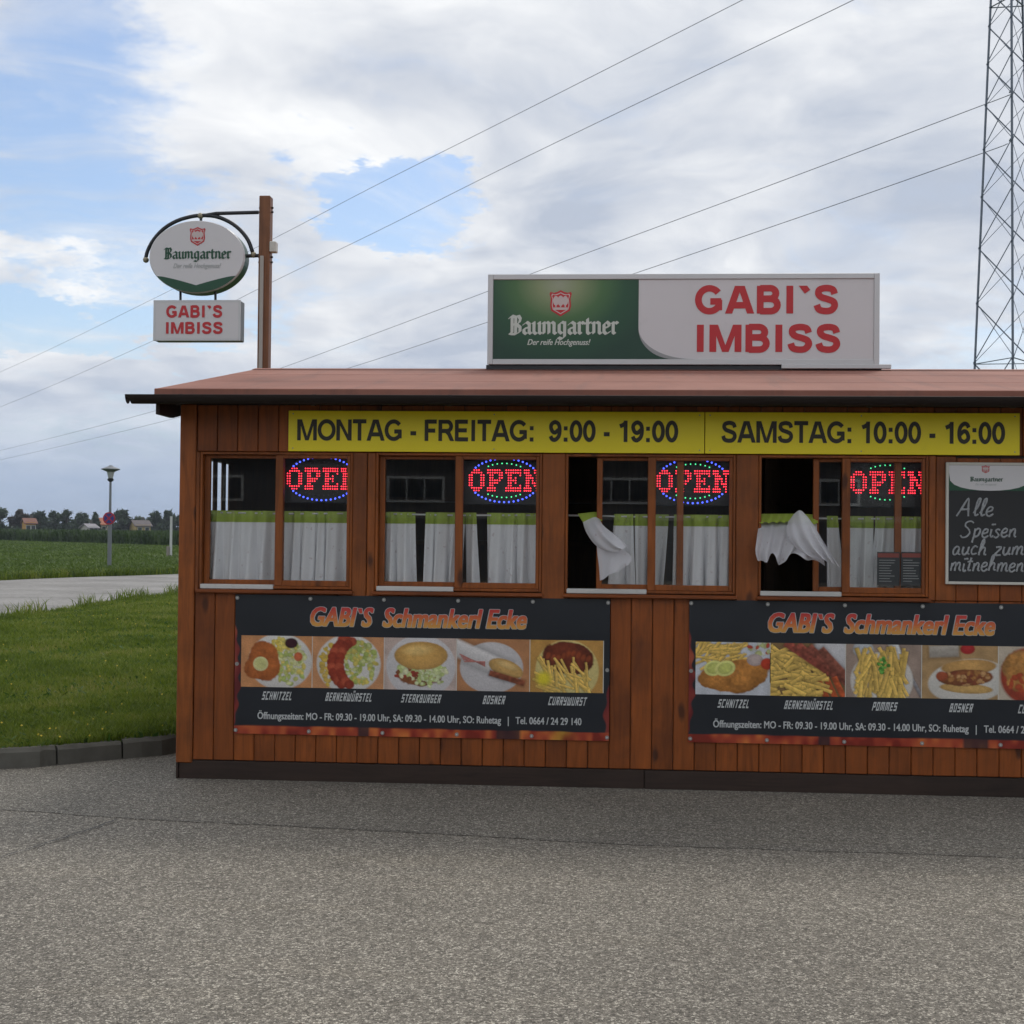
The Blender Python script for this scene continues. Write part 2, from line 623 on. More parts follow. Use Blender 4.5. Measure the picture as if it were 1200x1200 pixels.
def m_roof():
    m, b, p = mat_base('roof_felt')
    t = b.n('ShaderNodeTexCoord').outputs['Object']
    n = b.noise(t, 1.1, 6, .6, .4)
    c = b.ramp(n, [(.3, (.225, .082, .055)), (.5, (.29, .112, .076)), (.7, (.35, .148, .105))])
    st = b.noise(b.vec('MULTIPLY', t, (5., .5, 1.)), 1.6, 5, .6)
    c = b.mix(b.smooth(st, .5, .72, 0, .45), c, (.15, .075, .06))
    gr = b.noise(t, 160, 2, .7)
    c = b.mix(b.math('MULTIPLY', gr, .3), c, (.12, .07, .055))
    b.put(p.inputs['Base Color'], c)
    p.inputs['Roughness'].default_value = .8
    bump(b, p, gr, .3, .003)
    return m


M['roof'] = m_roof()


def m_ground(name, cols, scale, rough=.95):
    m, b, p = mat_base(name)
    t = b.n('ShaderNodeTexCoord').outputs['Object']
    n = b.noise(t, scale, 8, .65, .3)
    n2 = b.noise(t, scale * 14, 4, .6)
    c = b.ramp(b.math('ADD', b.math('MULTIPLY', n, .6), b.math('MULTIPLY', n2, .4)), [(.32, cols[0]), (.5, cols[1]), (.68, cols[2])])
    b.put(p.inputs['Base Color'], c)
    p.inputs['Roughness'].default_value = rough
    p.inputs['Specular IOR Level'].default_value = .2
    bump(b, p, n2, .5, .03)
    return m


M['ground'] = m_ground('meadow_ground', [(.030, .055, .016), (.045, .085, .022), (.07, .11, .03)], .06)
M['lawn'] = m_ground('lawn_soil', [(.035, .055, .012), (.055, .085, .018), (.085, .115, .03)], .8)
M['road'] = m_ground('road_gravel', [(.155, .148, .14), (.25, .24, .228), (.34, .33, .315)], .45)
M['field'] = m_ground('field_soil', [(.028, .06, .016), (.042, .088, .022), (.06, .11, .03)], .12)

# ------------------------------------------------------------------ ground
def sheet(name, pts, z, mat):
    o = MB().add([(x, y, z if not callable(z) else z(x, y)) for x, y in pts], [tuple(range(len(pts)))]).build(name, mat)
    return tag(o, kind='structure')


sheet('ground', [(-3000, -3000), (3000, -3000), (3000, 3000), (-3000, 3000)], -.03, M['ground'])
# kerb line: points on the asphalt read from the photograph, carried on to the left and behind the hut
kb = [G(0, 901), G(60, 897), G(125, 890.5), G(207, 882)]
k0 = Vector((kb[0].x, kb[0].y, 0))
dl = (kb[0] - kb[1]).normalized()
kline = [Vector((-16, -3.2, 0)), Vector((-9, -1.55, 0)), Vector((-6.2, -.55, 0))] + [Vector((p.x, p.y, 0)) for p in kb] + [Vector((-3.05, 2.05, 0)), Vector((-2.6, 3.3, 0)), Vector((-1.9, 4.9, 0)), Vector((.5, 5.9, 0)), Vector((9, 6.2, 0)), Vector((24, 6.4, 0))]


def catmull(pts, n=8):
    P = [Vector(p) for p in pts]
    P = [P[0] * 2 - P[1]] + P + [P[-1] * 2 - P[-2]]
    out = []
    for i in range(1, len(P) - 2):
        a, b, c, d = P[i - 1], P[i], P[i + 1], P[i + 2]
        for k in range(n):
            t = k / n
            out.append(.5 * ((2 * b) + (c - a) * t + (2 * a - 5 * b + 4 * c - d) * t * t + (3 * b - a - 3 * c + d) * t ** 3))
    out.append(P[-2].copy())
    return out


KL = catmull(kline, 10)
sheet('asphalt_yard', [(p.x, p.y + .05) for p in KL] + [(24, -60), (-40, -60), (-40, -6), (-16, -3.2)], -.004, M['asphalt'])
# darker, newer asphalt along the hut
seam = [G(-260, 930), G(0, 948), G(140, 958), G(300, 966), G(500, 976), G(755, 990), G(1200, 1005), G(1700, 1030)]
rs = random.Random(4)
seamf = [(p.x, p.y + rs.uniform(-.012, .012)) for p in catmull(seam, 12)]
kl2 = [p for p in KL if p.x > seamf[0][0] and p.x < 5.2]
sheet('asphalt_strip', seamf + [(6.0, 6.05)] + [(p.x, p.y + .03) for p in reversed(kl2)], -.0015, M['asphalt2'])


def crack(name, pts, w, seed):
    r = random.Random(seed)
    c = catmull([(p.x, p.y, 0) for p in pts], 10)
    L, Rr = [], []
    for i, p in enumerate(c):
        t = (c[min(i + 1, len(c) - 1)] - c[max(i - 1, 0)]).normalized()
        n = Vector((-t.y, t.x, 0))
        q = p + n * r.uniform(-.012, .012)
        ww = w * r.uniform(.35, 1.)
        L.append(q + n * ww)
        Rr.append(q - n * ww)
    m = MB()
    k = len(c)
    m.add([(p.x, p.y, .005) for p in L + Rr], [(i, k + i, k + i + 1, i + 1) for i in range(k - 1)])
    return tag(m.build(name, M['tar']), kind='structure')


crack('asphalt_crack', [G(-60, 1024), G(0, 1005), G(70, 984), G(138, 961)], .006, 2)
crack('asphalt_crack', [G(140, 958.5), G(300, 966.5), G(420, 972.5), G(560, 979.5), G(720, 989)], .0025, 3)

# kerb stones
kerb = thing('kerb', None, None)
tag(kerb, kind='structure')
run, stones = [], []
acc = 0
dense = catmull(kline, 60)
seg = [dense[0]]
for a, b in zip(dense, dense[1:]):
    acc += (b - a).length
    seg.append(b)
    if acc >= .46:
        stones.append(seg)
        seg = [b]
        acc = 0
rk = random.Random(9)
for sgm in stones:
    if sgm[0].x > 3 or sgm[0].x < -13:
        continue
    idx = [0, len(sgm) // 3, 2 * len(sgm) // 3, len(sgm) - 1]
    pp = [sgm[i] for i in idx]
    t0 = (pp[1] - pp[0]).normalized()
    t1 = (pp[-1] - pp[-2]).normalized()
    pp[0] = pp[0] + t0 * .006
    pp[-1] = pp[-1] - t1 * .006
    org = pp[0].copy()
    h = .122 + rk.uniform(-.012, .010)
    jog = rk.uniform(-.007, .007)
    prof = [(0.0 + jog, -.05), (.010 + jog, h - .026), (.030 + jog, h), (.125, h - .002), (.135, h - .012), (.135, -.05)]
    vs_, n = [], len(prof)
    for i, p in enumerate(pp):
        t = (pp[min(i + 1, 3)] - pp[max(i - 1, 0)]).normalized()
        nn = Vector((-t.y, t.x, 0))
        for a, z in prof:
            q = p + nn * a - org
            vs_.append((q.x, q.y, z + rk.uniform(-.006, .006)))
    fs_ = [(i * n + k, i * n + (k + 1) % n, (i + 1) * n + (k + 1) % n, (i + 1) * n + k) for i in range(3) for k in range(n)]
    fs_ = [f[::-1] for f in fs_] + [tuple(range(n)), tuple(3 * n + k for k in range(n))[::-1]]
    MB().add(vs_, fs_).build('kerb_stone', M['concrete'], kerb, org)

# road behind the lawn
near = [(-12.2, -8), (-11.4, 4)] + [(p.x, p.y) for p in (G(0, 727), G(48, 719.5), G(150, 704.5), G(205, 697))] + [(-10.6, 33), (-9.4, 45), (-7, 60), (0, 95)]
far = [(-26, -8), (-23, 12), (-20.6, 24)] + [(p.x, p.y) for p in (G(0, 680), G(96, 676), G(207, 672.5))] + [(-13.5, 52), (-10.5, 66), (-4, 100)]
rn = catmull([(x, y, 0) for x, y in near], 6)
rf = catmull([(x, y, 0) for x, y in far], 6)
sheet('road', [(p.x, p.y) for p in rn] + [(p.x, p.y) for p in reversed(rf)], -.008, M['road'])
# lawn between kerb and road, a gentle bank
LAWN_EDGE = [(p.x, p.y) for p in rn]


def road_x(y):
    for (x0, y0), (x1, y1) in zip(LAWN_EDGE, LAWN_EDGE[1:]):
        if y0 <= y <= y1:
            return x0 + (x1 - x0) * (y - y0) / max(1e-6, y1 - y0)
    return -11


def kerb_y(x):
    for a, b in zip(KL, KL[1:]):
        if a.x <= x <= b.x:
            return a.y + (b.y - a.y) * (x - a.x) / max(1e-6, b.x - a.x)
    return 6.3


def lawn_z(x, y):
    d = max(0., min(1., (x - road_x(y)) / 1.8))
    n = .012 * math.sin(x * 1.7 + y * .6) + .010 * math.sin(x * .8 - y * 1.3)
    return .002 + (.098 + n) * d * d * (3 - 2 * d)


lv, lf = [], []
ys = list(np.linspace(-1.4, 1, 10)) + list(np.linspace(1.3, 60, 60))
nx = 30
for y in ys:
    x0 = road_x(y)
    # right limit: the kerb where the kerb is ahead of this row, else far behind the hut
    x1 = x0 + .5
    xr = 20.
    for a, b in zip(KL, KL[1:]):
        if a.y <= y <= b.y and a.x > -12:
            xr = a.x + (b.x - a.x) * (y - a.y) / max(1e-6, b.y - a.y) - .06
            break
    for i in range(nx + 1):
        x = x0 + (xr - x0) * (i / nx)
        lv.append((x, y, lawn_z(x, y)))
for j in range(len(ys) - 1):
    for i in range(nx):
        a = j * (nx + 1) + i
        lf.append((a, a + 1, a + nx + 2, a + nx + 1))
tag(MB().add(lv, lf).build('lawn', M['lawn'], smooth=True), kind='structure')
# arable field beyond the road
sheet('field', [(p.x - .05, p.y) for p in rf] + [(40, 128), (-40, 230), (-260, 260), (-200, -8)], -.015, M['field'])

# ------------------------------------------------------------------ grass, crops (uncountable)
rng = np.random.default_rng(7)


def blades(name, pos, hgt, wid, lean, mat):
    """one bent triangle-pair blade per position"""
    n = len(pos)
    a = rng.uniform(0, 2 * np.pi, n)
    la = rng.uniform(0, 2 * np.pi, n)
    ln = lean * rng.uniform(.2, 1., n) * hgt
    wx, wy = np.cos(a) * wid / 2, np.sin(a) * wid / 2
    lx, ly = np.cos(la) * ln, np.sin(la) * ln
    v = np.empty((n, 5, 3))
    v[:, 0] = pos + np.stack([-wx, -wy, 0 * wx], 1)
    v[:, 1] = pos + np.stack([wx, wy, 0 * wx], 1)
    v[:, 2] = pos + np.stack([wx * .8 + lx * .35, wy * .8 + ly * .35, hgt * .6], 1)
    v[:, 3] = pos + np.stack([-wx * .8 + lx * .35, -wy * .8 + ly * .35, hgt * .6], 1)
    v[:, 4] = pos + np.stack([lx, ly, hgt * rng.uniform(.8, 1., n)], 1)
    b = np.arange(n)[:, None] * 5
    f = np.concatenate([b + [0, 1, 2], b + [0, 2, 3], b + [3, 2, 4]])
    return link(name, np_mesh(name, v.reshape(-1, 3), f, mat))


M['grass'] = leaf_mat('grass_blade', [(.25, (.080, .122, .012)), (.5, (.142, .20, .018)), (.7, (.19, .24, .03)), (.9, (.30, .28, .08))], .35, .9)
gp = []
while len(gp) < 170000:
    m_ = 60000
    d = 9.0 + (34.0 - 9.0) * rng.random(m_) ** 1.7
    px = rng.uniform(-260, 235, m_)
    x = (px - 600) / FPX * d
    # turn by the camera's yaw
    X = x * math.cos(YAW) + d * math.sin(YAW)
    Y = -x * math.sin(YAW) + d * math.cos(YAW) + CAMP.y
    for q, w_ in zip(X, Y):
        if w_ < -1.2 or w_ > 30 or q < road_x(w_) + .02 or q > -2.9:
            continue
        if w_ < 5.9 and q > -12 and w_ < kerb_y(q) + .07:
            continue
        gp.append((q, w_, lawn_z(q, w_) - .004))
gp = np.array(gp[:170000])
dist = np.hypot(gp[:, 0], gp[:, 1] - CAMP.y)
patchy = .5 + .5 * np.sin(gp[:, 0] * 1.9 + np.sin(gp[:, 1] * 1.1) * 2) * np.sin(gp[:, 1] * 1.3 + 1.2 * np.sin(gp[:, 0] * .8))
edge = np.array([min(1, max(0, (q - road_x(w_)) / .7)) for q, w_ in gp[:, :2]])
hg = rng.uniform(.035, .085, len(gp)) * (.75 + .6 * patchy) * (1 + .9 * (1 - edge))
tag(blades('lawn_grass', gp, hg, .007 * np.clip(dist / 11, .8, 2.2), .9, M['grass']),
    'uneven mown grass with dry tips between the kerb and the gravel road', 'grass', kind='stuff')
# broad-leaved weeds and small yellow flowers in the lawn
sel = gp[rng.random(len(gp)) < .02]
M['clover'] = leaf_mat('clover_leaf', [(.3, (.035, .085, .012)), (.6, (.055, .125, .018)), (.9, (.08, .16, .03))], .3, 1.5)
tag(blades('lawn_weeds', sel, rng.uniform(.04, .08, len(sel)), .04, 1.3, M['clover']), 'broad leaved weeds and clover scattered through the lawn', 'weeds', kind='stuff')
M['flower'] = plain('yellow_flower', (.75, .55, .03), .6)
fl = gp[(rng.random(len(gp)) < .0012) & (patchy > .35)]
fm = MB()
for x, y, z in fl:
    r_ = random.uniform(.006, .010)
    h = z + random.uniform(.05, .09)
    fm.add([(x + r_ * math.cos(k * 1.2566), y + r_ * math.sin(k * 1.2566), h + random.uniform(0, .006)) for k in range(5)] + [(x, y, h - .006), (x, y, h + .01)],
           [(k, (k + 1) % 5, 6) for k in range(5)] + [((k + 1) % 5, k, 5) for k in range(5)])
    fm.add([(x - .001, y, z), (x + .001, y, z), (x, y, h)], [(0, 1, 2)])
tag(fm.build('lawn_flowers', M['flower']), 'tiny yellow flowers dotted over the lawn', 'flowers', kind='stuff')
# taller weeds along the road edges
tw = []
for i in range(2600):
    y = rng.uniform(8, 40)
    x = road_x(y) + abs(rng.normal(0, .16)) - .03
    if math.sin(y * 2.1) + math.sin(y * .9 + 1) > -.3:
        tw.append((x, y, 0.0))
for p, q in zip(rf, rf[1:]):
    for i in range(160):
        t = rng.random()
        if 10 < p.y < 60:
            tw.append((p.x + (q.x - p.x) * t - abs(rng.normal(0, .5)), p.y + (q.y - p.y) * t, -.01))
tw = np.array(tw)
tag(blades('roadside_weeds', tw, rng.uniform(.10, .38, len(tw)), .018, .8, M['grass']), 'tall grass and weeds fringing the gravel road', 'weeds', kind='stuff')


def wedge(n, y0, y1, px0, px1, power):
    d = y0 + (y1 - y0) * rng.random(n) ** power
    px = rng.uniform(px0, px1, n)
    x = (px - 600) / FPX * d
    return np.stack([x * math.cos(YAW) + d * math.sin(YAW), -x * math.sin(YAW) + d * math.cos(YAW) + CAMP.y, np.zeros(n)], 1)


def far_edge_x(y):
    for p, q in zip(rf, rf[1:]):
        if p.y <= y <= q.y:
            return p.x + (q.x - p.x) * (y - p.y) / max(1e-6, q.y - p.y)
    return 0


C0, C1 = G(0, 634.5), G(207, 641.5)      # foot of the maize
cdir = (Vector((C1.x, C1.y, 0)) - Vector((C0.x, C0.y, 0))).normalized()
cnor = Vector((-cdir.y, cdir.x, 0))
if cnor.y < 0:
    cnor = -cnor


def maize_depth(p):
    return (p[:, 0] - C0.x) * cnor.x + (p[:, 1] - C0.y) * cnor.y


fp = wedge(150000, 38, 215, -220, 260, 1.9)
keep = (maize_depth(fp) < .5) & np.array([q < far_edge_x(w_) - .15 if w_ < 60 else True for q, w_ in fp[:, :2]])
fp = fp[keep]
fd = np.hypot(fp[:, 0], fp[:, 1] - CAMP.y)
M['crop'] = leaf_mat('crop_leaf', [(.25, (.066, .110, .018)), (.5, (.092, .148, .022)), (.75, (.115, .175, .028)), (.95, (.14, .195, .04))], .3, .25)
tag(blades('field_crop', fp, rng.uniform(.14, .32, len(fp)), .085 * np.clip(fd / 60, .7, 2.2), 1.1, M['crop']), 'low leafy green crop filling the field behind the road', 'crop', kind='stuff')
M['maize'] = leaf_mat('maize_leaf', [(.25, (.026, .050, .013)), (.5, (.042, .078, .018)), (.75, (.058, .10, .024)), (.95, (.085, .125, .035))], .2, .12)
mz = []
nM = 60000
ss = rng.uniform(-160, 130, nM)
dd = np.abs(rng.random(nM) ** 2.2) * 70
mp = np.stack([C0.x + cdir.x * ss + cnor.x * dd, C0.y + cdir.y * ss + cnor.y * dd, rng.uniform(0, .85, nM) * (dd < 6)], 1)
mp[:, 2] = np.where(dd < 6, mp[:, 2], .7)
tag(blades('maize_field', mp, rng.uniform(.75, 1.15, nM), rng.uniform(.12, .2, nM), .55, M['maize']), 'dense dark green maize standing across the far field', 'crop', kind='stuff')

# ------------------------------------------------------------------ far village
M['bark'] = plain('bark', (.045, .034, .025), .9)
M['leaf_a'] = leaf_mat('tree_leaf_dark', [(.25, (.026, .046, .026)), (.55, (.046, .076, .040)), (.9, (.07, .105, .052))], .2, .35)
M['leaf_b'] = leaf_mat('tree_leaf_copper', [(.25, (.030, .026, .016)), (.55, (.052, .042, .024)), (.9, (.075, .06, .035))], .2, .35)
M['leaf_c'] = leaf_mat('tree_leaf_mid', [(.25, (.036, .060, .032)), (.55, (.056, .09, .045)), (.9, (.08, .12, .058))], .2, .35)
VIL = 330.0


def ptfar(px, py, dist):
    d = ray(px, py)
    return CAMP + d * (dist / math.hypot(d.x, d.y))


def far_tree(name, px0, px1, ptop, mat, label, conifer=False, dist=VIL, seed=0):
    r = np.random.default_rng(seed)
    c = ptfar((px0 + px1) / 2, 622, dist)
    w = (px1 - px0) / FPX * dist / 2 * 1.38
    H = ptfar((px0 + px1) / 2, ptop, dist).z
    root = thing(name, label, 'tree', (c.x, c.y, 0), 'trees at the village edge')
    t = MB()
    t.tube([(0, 0, -.2), (.1, 0, H * .35), (0, .1, H * .8)], [.28, .2, .06], 7)
    for k in range(5):
        a = k * 1.3 + seed
        z0 = H * (.25 + .09 * k)
        t.tube([(0, 0, z0), (math.cos(a) * w * .35, math.sin(a) * w * .35, z0 + H * .14), (math.cos(a) * w * .6, math.sin(a) * w * .6, z0 + H * .2)], [.11, .07, .03], 5)
    t.build('trunk', M['bark'], root)
    n = 3000
    if conifer:
        z = r.random(n) ** 1.3 * H * .93
        rad = w * (1 - z / H) * np.sqrt(r.uniform(.2, 1.1, n))
        a = r.uniform(0, 6.283, n)
        cpos = np.stack([np.cos(a) * rad, np.sin(a) * rad, z + H * .06], 1)
    else:
        L = 12
        lc = np.stack([r.uniform(-.6, .6, L) * w, r.uniform(-.6, .6, L) * w, r.uniform(.16, .82, L) * H], 1)
        lc[:4, 2] = H * np.array([.8, .25, .3, .35])
        lc[0] = (0, 0, H * .84)
        lr = r.uniform(.30, .48, L)
        k = r.integers(0, L, n)
        d = r.normal(0, 1, (n, 3))
        d /= np.linalg.norm(d, axis=1)[:, None]
        d *= (r.random(n) ** .45)[:, None]
        cpos = lc[k] + d * lr[k][:, None] * np.array([w, w, H * .34])
        cpos[:, 2] = np.clip(cpos[:, 2], H * .04, H * 1.0)
    sz_ = r.uniform(.3, .6, n)
    q = r.normal(0, 1, (n, 3, 3)) * sz_[:, None, None] * .62
    v = (cpos[:, None, :] + q).reshape(-1, 3)
    f = np.arange(n * 3).reshape(-1, 3)
    link('crown', np_mesh('crown', v, f, mat), root)
    return root


A, B_, Cc = M['leaf_a'], M['leaf_b'], M['leaf_c']
for i, (x0, x1, tp, mt, con, ds, lb) in enumerate([
        (-14, 13, 595, A, 0, 325, 'big dark tree at the left edge of the photo behind the maize'),
        (14, 31, 597, B_, 0, 332, 'brownish tree directly left of the orange house'),
        (38, 56, 599, A, 0, 328, 'round dark tree directly right of the orange house'),
        (55, 69, 599.5, A, 0, 335, 'second dark tree right of the orange house'),
        (69, 86, 597, A, 0, 327, 'third and tallest dark tree right of the orange house'),
        (86, 105, 601, Cc, 0, 334, 'broad lower tree left of the pointed conifer'),
        (106, 117, 603, A, 1, 322, 'pointed dark conifer left of the street lamp'),
        (132, 154, 597, A, 0, 326, 'wide dark tree directly right of the street lamp'),
        (153, 173, 605, Cc, 0, 360, 'low pale tree behind the small house right of the lamp'),
        (172, 192, 599, A, 0, 327, 'dark tree left of the white marker post'),
        (188, 206, 597.5, Cc, 0, 331, 'tree standing behind the white marker post'),
        (202, 224, 602, A, 0, 324, 'dark tree half hidden by the hut corner'),
        (-52, -16, 598, Cc, 0, 330, 'green tree just beyond the left edge of the photo')]):
    far_tree('village_tree', x0, x1, tp, mt, lb, bool(con), ds, i + 11)

M['win_dark'] = plain('dark_window', (.03, .035, .04), .2)


def far_house(px0, px1, pe, pr, dist, wallc, roofc, label, name, seed):
    """gabled house: eaves at photo row pe, ridge at pr"""
    c = ptfar((px0 + px1) / 2, 622, dist)
    w = (px1 - px0) / FPX * dist / 2
    ze, zr = ptfar(px0, pe, dist).z, ptfar(px0, pr, dist).z
    root = thing(name, label, 'house', (c.x, c.y, 0), 'houses at the village edge')
    root.rotation_euler.z = math.atan2(-c.x, c.y + 8.7) + R(seed)
    dp = 4.
    wl = MB().box(-w, w, -dp, dp, -.2, ze)
    wl.add([(-w, -dp, ze), (-w, dp, ze), (-w, 0, zr - .15), (w, -dp, ze), (w, dp, ze), (w, 0, zr - .15)], [(0, 2, 1), (3, 4, 5)])
    wl.build('wall', plain(name + '_wall%d' % seed, wallc, .85, .2, .5), root)
    rmt = plain(name + '_roof%d' % seed, roofc, .8, .3, .8)
    rf_ = MB()
    for s_ in (-1, 1):
        e0, e1 = Vector((0, s_ * (dp + .5), ze - .25)), Vector((0, 0, zr))
        vs_ = [(-w - .4, e0.y, e0.z), (w + .4, e0.y, e0.z), (w + .4, s_ * .01, e1.z), (-w - .4, s_ * .01, e1.z)]
        vs_ += [(x, y, z - .15) for x, y, z in vs_]
        rf_.add(vs_, [(0, 1, 2, 3), (7, 6, 5, 4), (0, 4, 5, 1), (1, 5, 6, 2), (2, 6, 7, 3), (3, 7, 4, 0)])
    ro = rf_.build('roof', rmt, root)
    MB().box(w * .3, w * .3 + .5, .2, .7, zr - .5, zr + .7).build('chimney', M['concrete'], ro)
    for k in range(2):
        x = -w * .5 + k * w
        wo_ = MB().box(x - .5, x + .5, -dp - .04, -dp + .02, ze * .42, ze * .42 + 1.2).build('window', M['white'], root)
        MB().box(x - .4, x + .4, -dp - .06, -dp - .035, ze * .42 + .1, ze * .42 + 1.1).build('pane', M['win_dark'], wo_)
    return root


far_house(28.5, 39, 612, 607, 318, (.55, .30, .06), (.20, .08, .05), 'orange house with brown roof between the trees at left', 'village_house', 6)
far_house(100, 109, 617, 613.5, 318, (.55, .53, .50), (.30, .28, .30), 'low white house beside the pointed conifer', 'village_house', 14)
far_house(115, 128, 613.5, 606.5, 352, (.55, .45, .35), (.42, .13, .06), 'house with orange red roof behind the street lamp', 'village_house', -9)
far_house(156, 172, 615, 609.5, 322, (.50, .36, .14), (.12, .10, .10), 'small house with dark roof right of the street lamp', 'village_house', 11)

# street lamp with its round traffic sign
lp = G(128, 668.5)
LD = math.hypot(lp.x, lp.y - CAMP.y)


def lz(py):
    return W(128, py, lp.y).z


t = thing('street_lamp', 'grey street lamp with flat disc hood beyond the road', 'street lamp', (lp.x, lp.y, 0))
zt = lz(564)
MB().tube([(0, 0, -.1), (0, 0, 1.9), (0, 0, 1.95), (0, 0, zt)], [.085, .080, .055, .045], 12).build('pole', M['galv'], t, smooth=False)
MB().lathe([(.05, zt - .02), (.11, zt + .02), (.13, zt + .08), (.10, zt + .12)], 0, 0, 14).build('collar', M['black_iron'], t)
lan = MB().lathe([(.09, zt + .12), (.13, zt + .30), (.15, lz(553))], 0, 0, 14).build('lantern', plain('lantern_glass', (.45, .47, .46), .2), t)
MB().lathe([(.05, zt + .1), (.06, zt + .25), (.02, zt + .33)], 0, 0, 10).build('bulb', M['white'], lan)
hz_ = lz(549.5)
MB().lathe([(.14, lz(553)), (.36, hz_ - .03), (.37, hz_), (.30, hz_ + .03), (.10, hz_ + .10), (.07, hz_ + .14)], 0, 0, 20).build('hood', M['galv'], t)
t = thing('traffic_sign', 'round red and blue no stopping sign on the street lamp pole', 'traffic sign', (lp.x, lp.y, lz(607.5)))
rdisc = 7 / FPX * LD


def disc(m, cx, cz, r, y0, y1, n=28):
    return m.prism([(cx + r * math.cos(2 * math.pi * k / n), cz + r * math.sin(2 * math.pi * k / n)) for k in range(n)], y0, y1)


disc(MB(), 0, 0, rdisc, -.115, -.10).build('rim', plain('traffic_red', (.42, .015, .03), .45), t)
disc(MB(), 0, 0, rdisc * .80, -.120, -.1155).build('face', plain('traffic_blue', (.03, .04, .22), .45), t)
bm = MB()
for s_ in (-1, 1):
    bm.beam((-rdisc * .56, -.124 - .003 * s_, -s_ * rdisc * .56), (rdisc * .56, -.124 - .003 * s_, s_ * rdisc * .56), rdisc * .2, .004, up=(0, 1, 0))
bm.build('cross', plain('traffic_red2', (.42, .015, .03), .45), t)
MB().tube([(0, 0, -.1), (0, 0, .1)], .07, 10).beam((0, -.11, 0), (0, -.03, 0), .06).build('clamp', M['galv'], t)
mp_ = G(200, 656)
t = thing('marker_post', 'thin white marker post with small box in the field', 'post', (mp_.x, mp_.y, 0))
zz = W(200, 605, mp_.y).z
MB().tube([(0, 0, -.1), (0, 0, zz)], [.075, .065], 10).build('pole', M['white'], t)
MB().cbox(-.22, -.06, -.12, .12, -.05, .75, .02).build('box', plain('post_box', (.28, .25, .22), .7), t)

# ------------------------------------------------------------------ pylon and wires
pc = W(1179, 624, 51.)
pr_ = Vector((math.cos(YAW), -math.sin(YAW), 0))
pdv = Vector((math.sin(YAW), math.cos(YAW), 0))
los = Vector((pc.x - CAMP.x, pc.y - CAMP.y, 0)).normalized()
losr = Vector((los.y, -los.x, 0))
PTOP = 33.


def pz(py):
    return W(1177, py, 51.).z


def pside(z):
    return 2.50 - (z - pz(430)) * (2.50 - 1.40) / (pz(0) - pz(430))


# near corner faces the yard, the other two stand left and right of it further back
CORN = []
_n = Vector((0, 0, 0))
_l = losr * -math.cos(R(50)) + los * math.sin(R(50))
_r = losr * math.cos(R(70)) + los * math.sin(R(70))
_c = (_n + _l + _r) / 3
CORN = [_l - _c, _n - _c, _r - _c]


def pleg(i, z):
    return CORN[i] * pside(z) + Vector((0, 0, z))


t = thing('power_pylon', 'tall grey steel lattice power pylon behind the right end of the hut', 'pylon', (pc.x, pc.y, 0))
for i in range(3):
    m = MB()
    for k in (1, 2):
        q = (CORN[(i + k) % 3] - CORN[i]).normalized()
        m.beam(pleg(i, -.3) + q * .045, pleg(i, PTOP) + q * .045, .09, .016, up=tuple(q.cross(Vector((0, 0, 1)))))
    m.build('leg', M['pylon'], t)
nodes = [pz(423)]
while nodes[0] > .2:
    nodes.insert(0, nodes[0] - pside(nodes[0]) * 1.06)
nodes[0] = max(nodes[0], -.2)
while nodes[-1] < PTOP - .6:
    nodes.append(nodes[-1] + pside(nodes[-1]) * 1.04)
for k, z0 in enumerate(nodes[:-1]):
    z1 = min(nodes[k + 1], PTOP)
    for i in range(3):
        j = (i + 1) % 3
        fo = ((CORN[i] + CORN[j]) * .5).normalized() * .03
        MB().beam(pleg(i, z0) + fo, pleg(j, z1) + fo, .052, .012, up=tuple(fo.normalized())).build('brace', M['pylon'], t)
        MB().beam(pleg(j, z0) - fo, pleg(i, z1) - fo, .026, .012, up=tuple(fo.normalized())).build('brace', M['pylon'], t)
for zb in (pz(424), pz(4), PTOP - .1):
    for i in range(3):
        MB().beam(pleg(i, zb), pleg((i + 1) % 3, zb), .06, .03).build('strut', M['pylon'], t)
# conductors: run away to the left towards the next pylon
wdv = (pr_ * -.656 + pdv).normalized()
perp = Vector((wdv.y, -wdv.x, 0))
if perp.x < 0:
    perp = -perp
arms = []
for nm, side, arm, pts, lb in (
        ('power_line', -1, 1.9, [(1180, -158), (870, 0), (600, 137), (435, 220), (320, 280), (190, 345), (80, 399), (0, 436), (-120, 488), (-230, 528)], 'faint topmost overhead wire crossing the sky'),
        ('power_line', -1, 1.9, [(1190, -93), (1000, 0), (860, 67), (600, 192), (440, 272), (320, 330), (178, 400), (0, 477), (-120, 520), (-230, 553)], 'second overhead wire from the top, leading to the oval sign'),
        ('power_line', 0, 0, [(1184, 111), (1155, 122), (900, 218), (630, 318), (570, 342), (325, 433), (180, 482), (0, 528), (-120, 556), (-230, 577)], 'third overhead wire from the top, passing behind the roof sign'),
        ('power_line', 0, 0, [(1186, 167), (1150, 180), (950, 250), (745, 320), (570, 378), (400, 434), (210, 489), (0, 539), (-120, 563), (-230, 581)], 'lowest overhead wire, ending lowest on the pylon')):
    a0 = Vector((pc.x, pc.y, 0)) + perp * side * arm
    P_ = []
    for px, py in pts:
        d = ray(px, py)
        den_ = d.x * perp.x + d.y * perp.y
        tt = ((a0.x - CAMP.x) * perp.x + (a0.y - CAMP.y) * perp.y) / den_
        P_.append(CAMP + d * tt)
    # level with the arm at the pylon
    first = Vector((a0.x, a0.y, P_[0].z))
    arms.append((side, arm, first.z))
    P_[0] = first
    tag(MB().tube(catmull(P_, 5), .017, 6).build(nm, M['wire']), lb, 'power line', 'overhead wires')
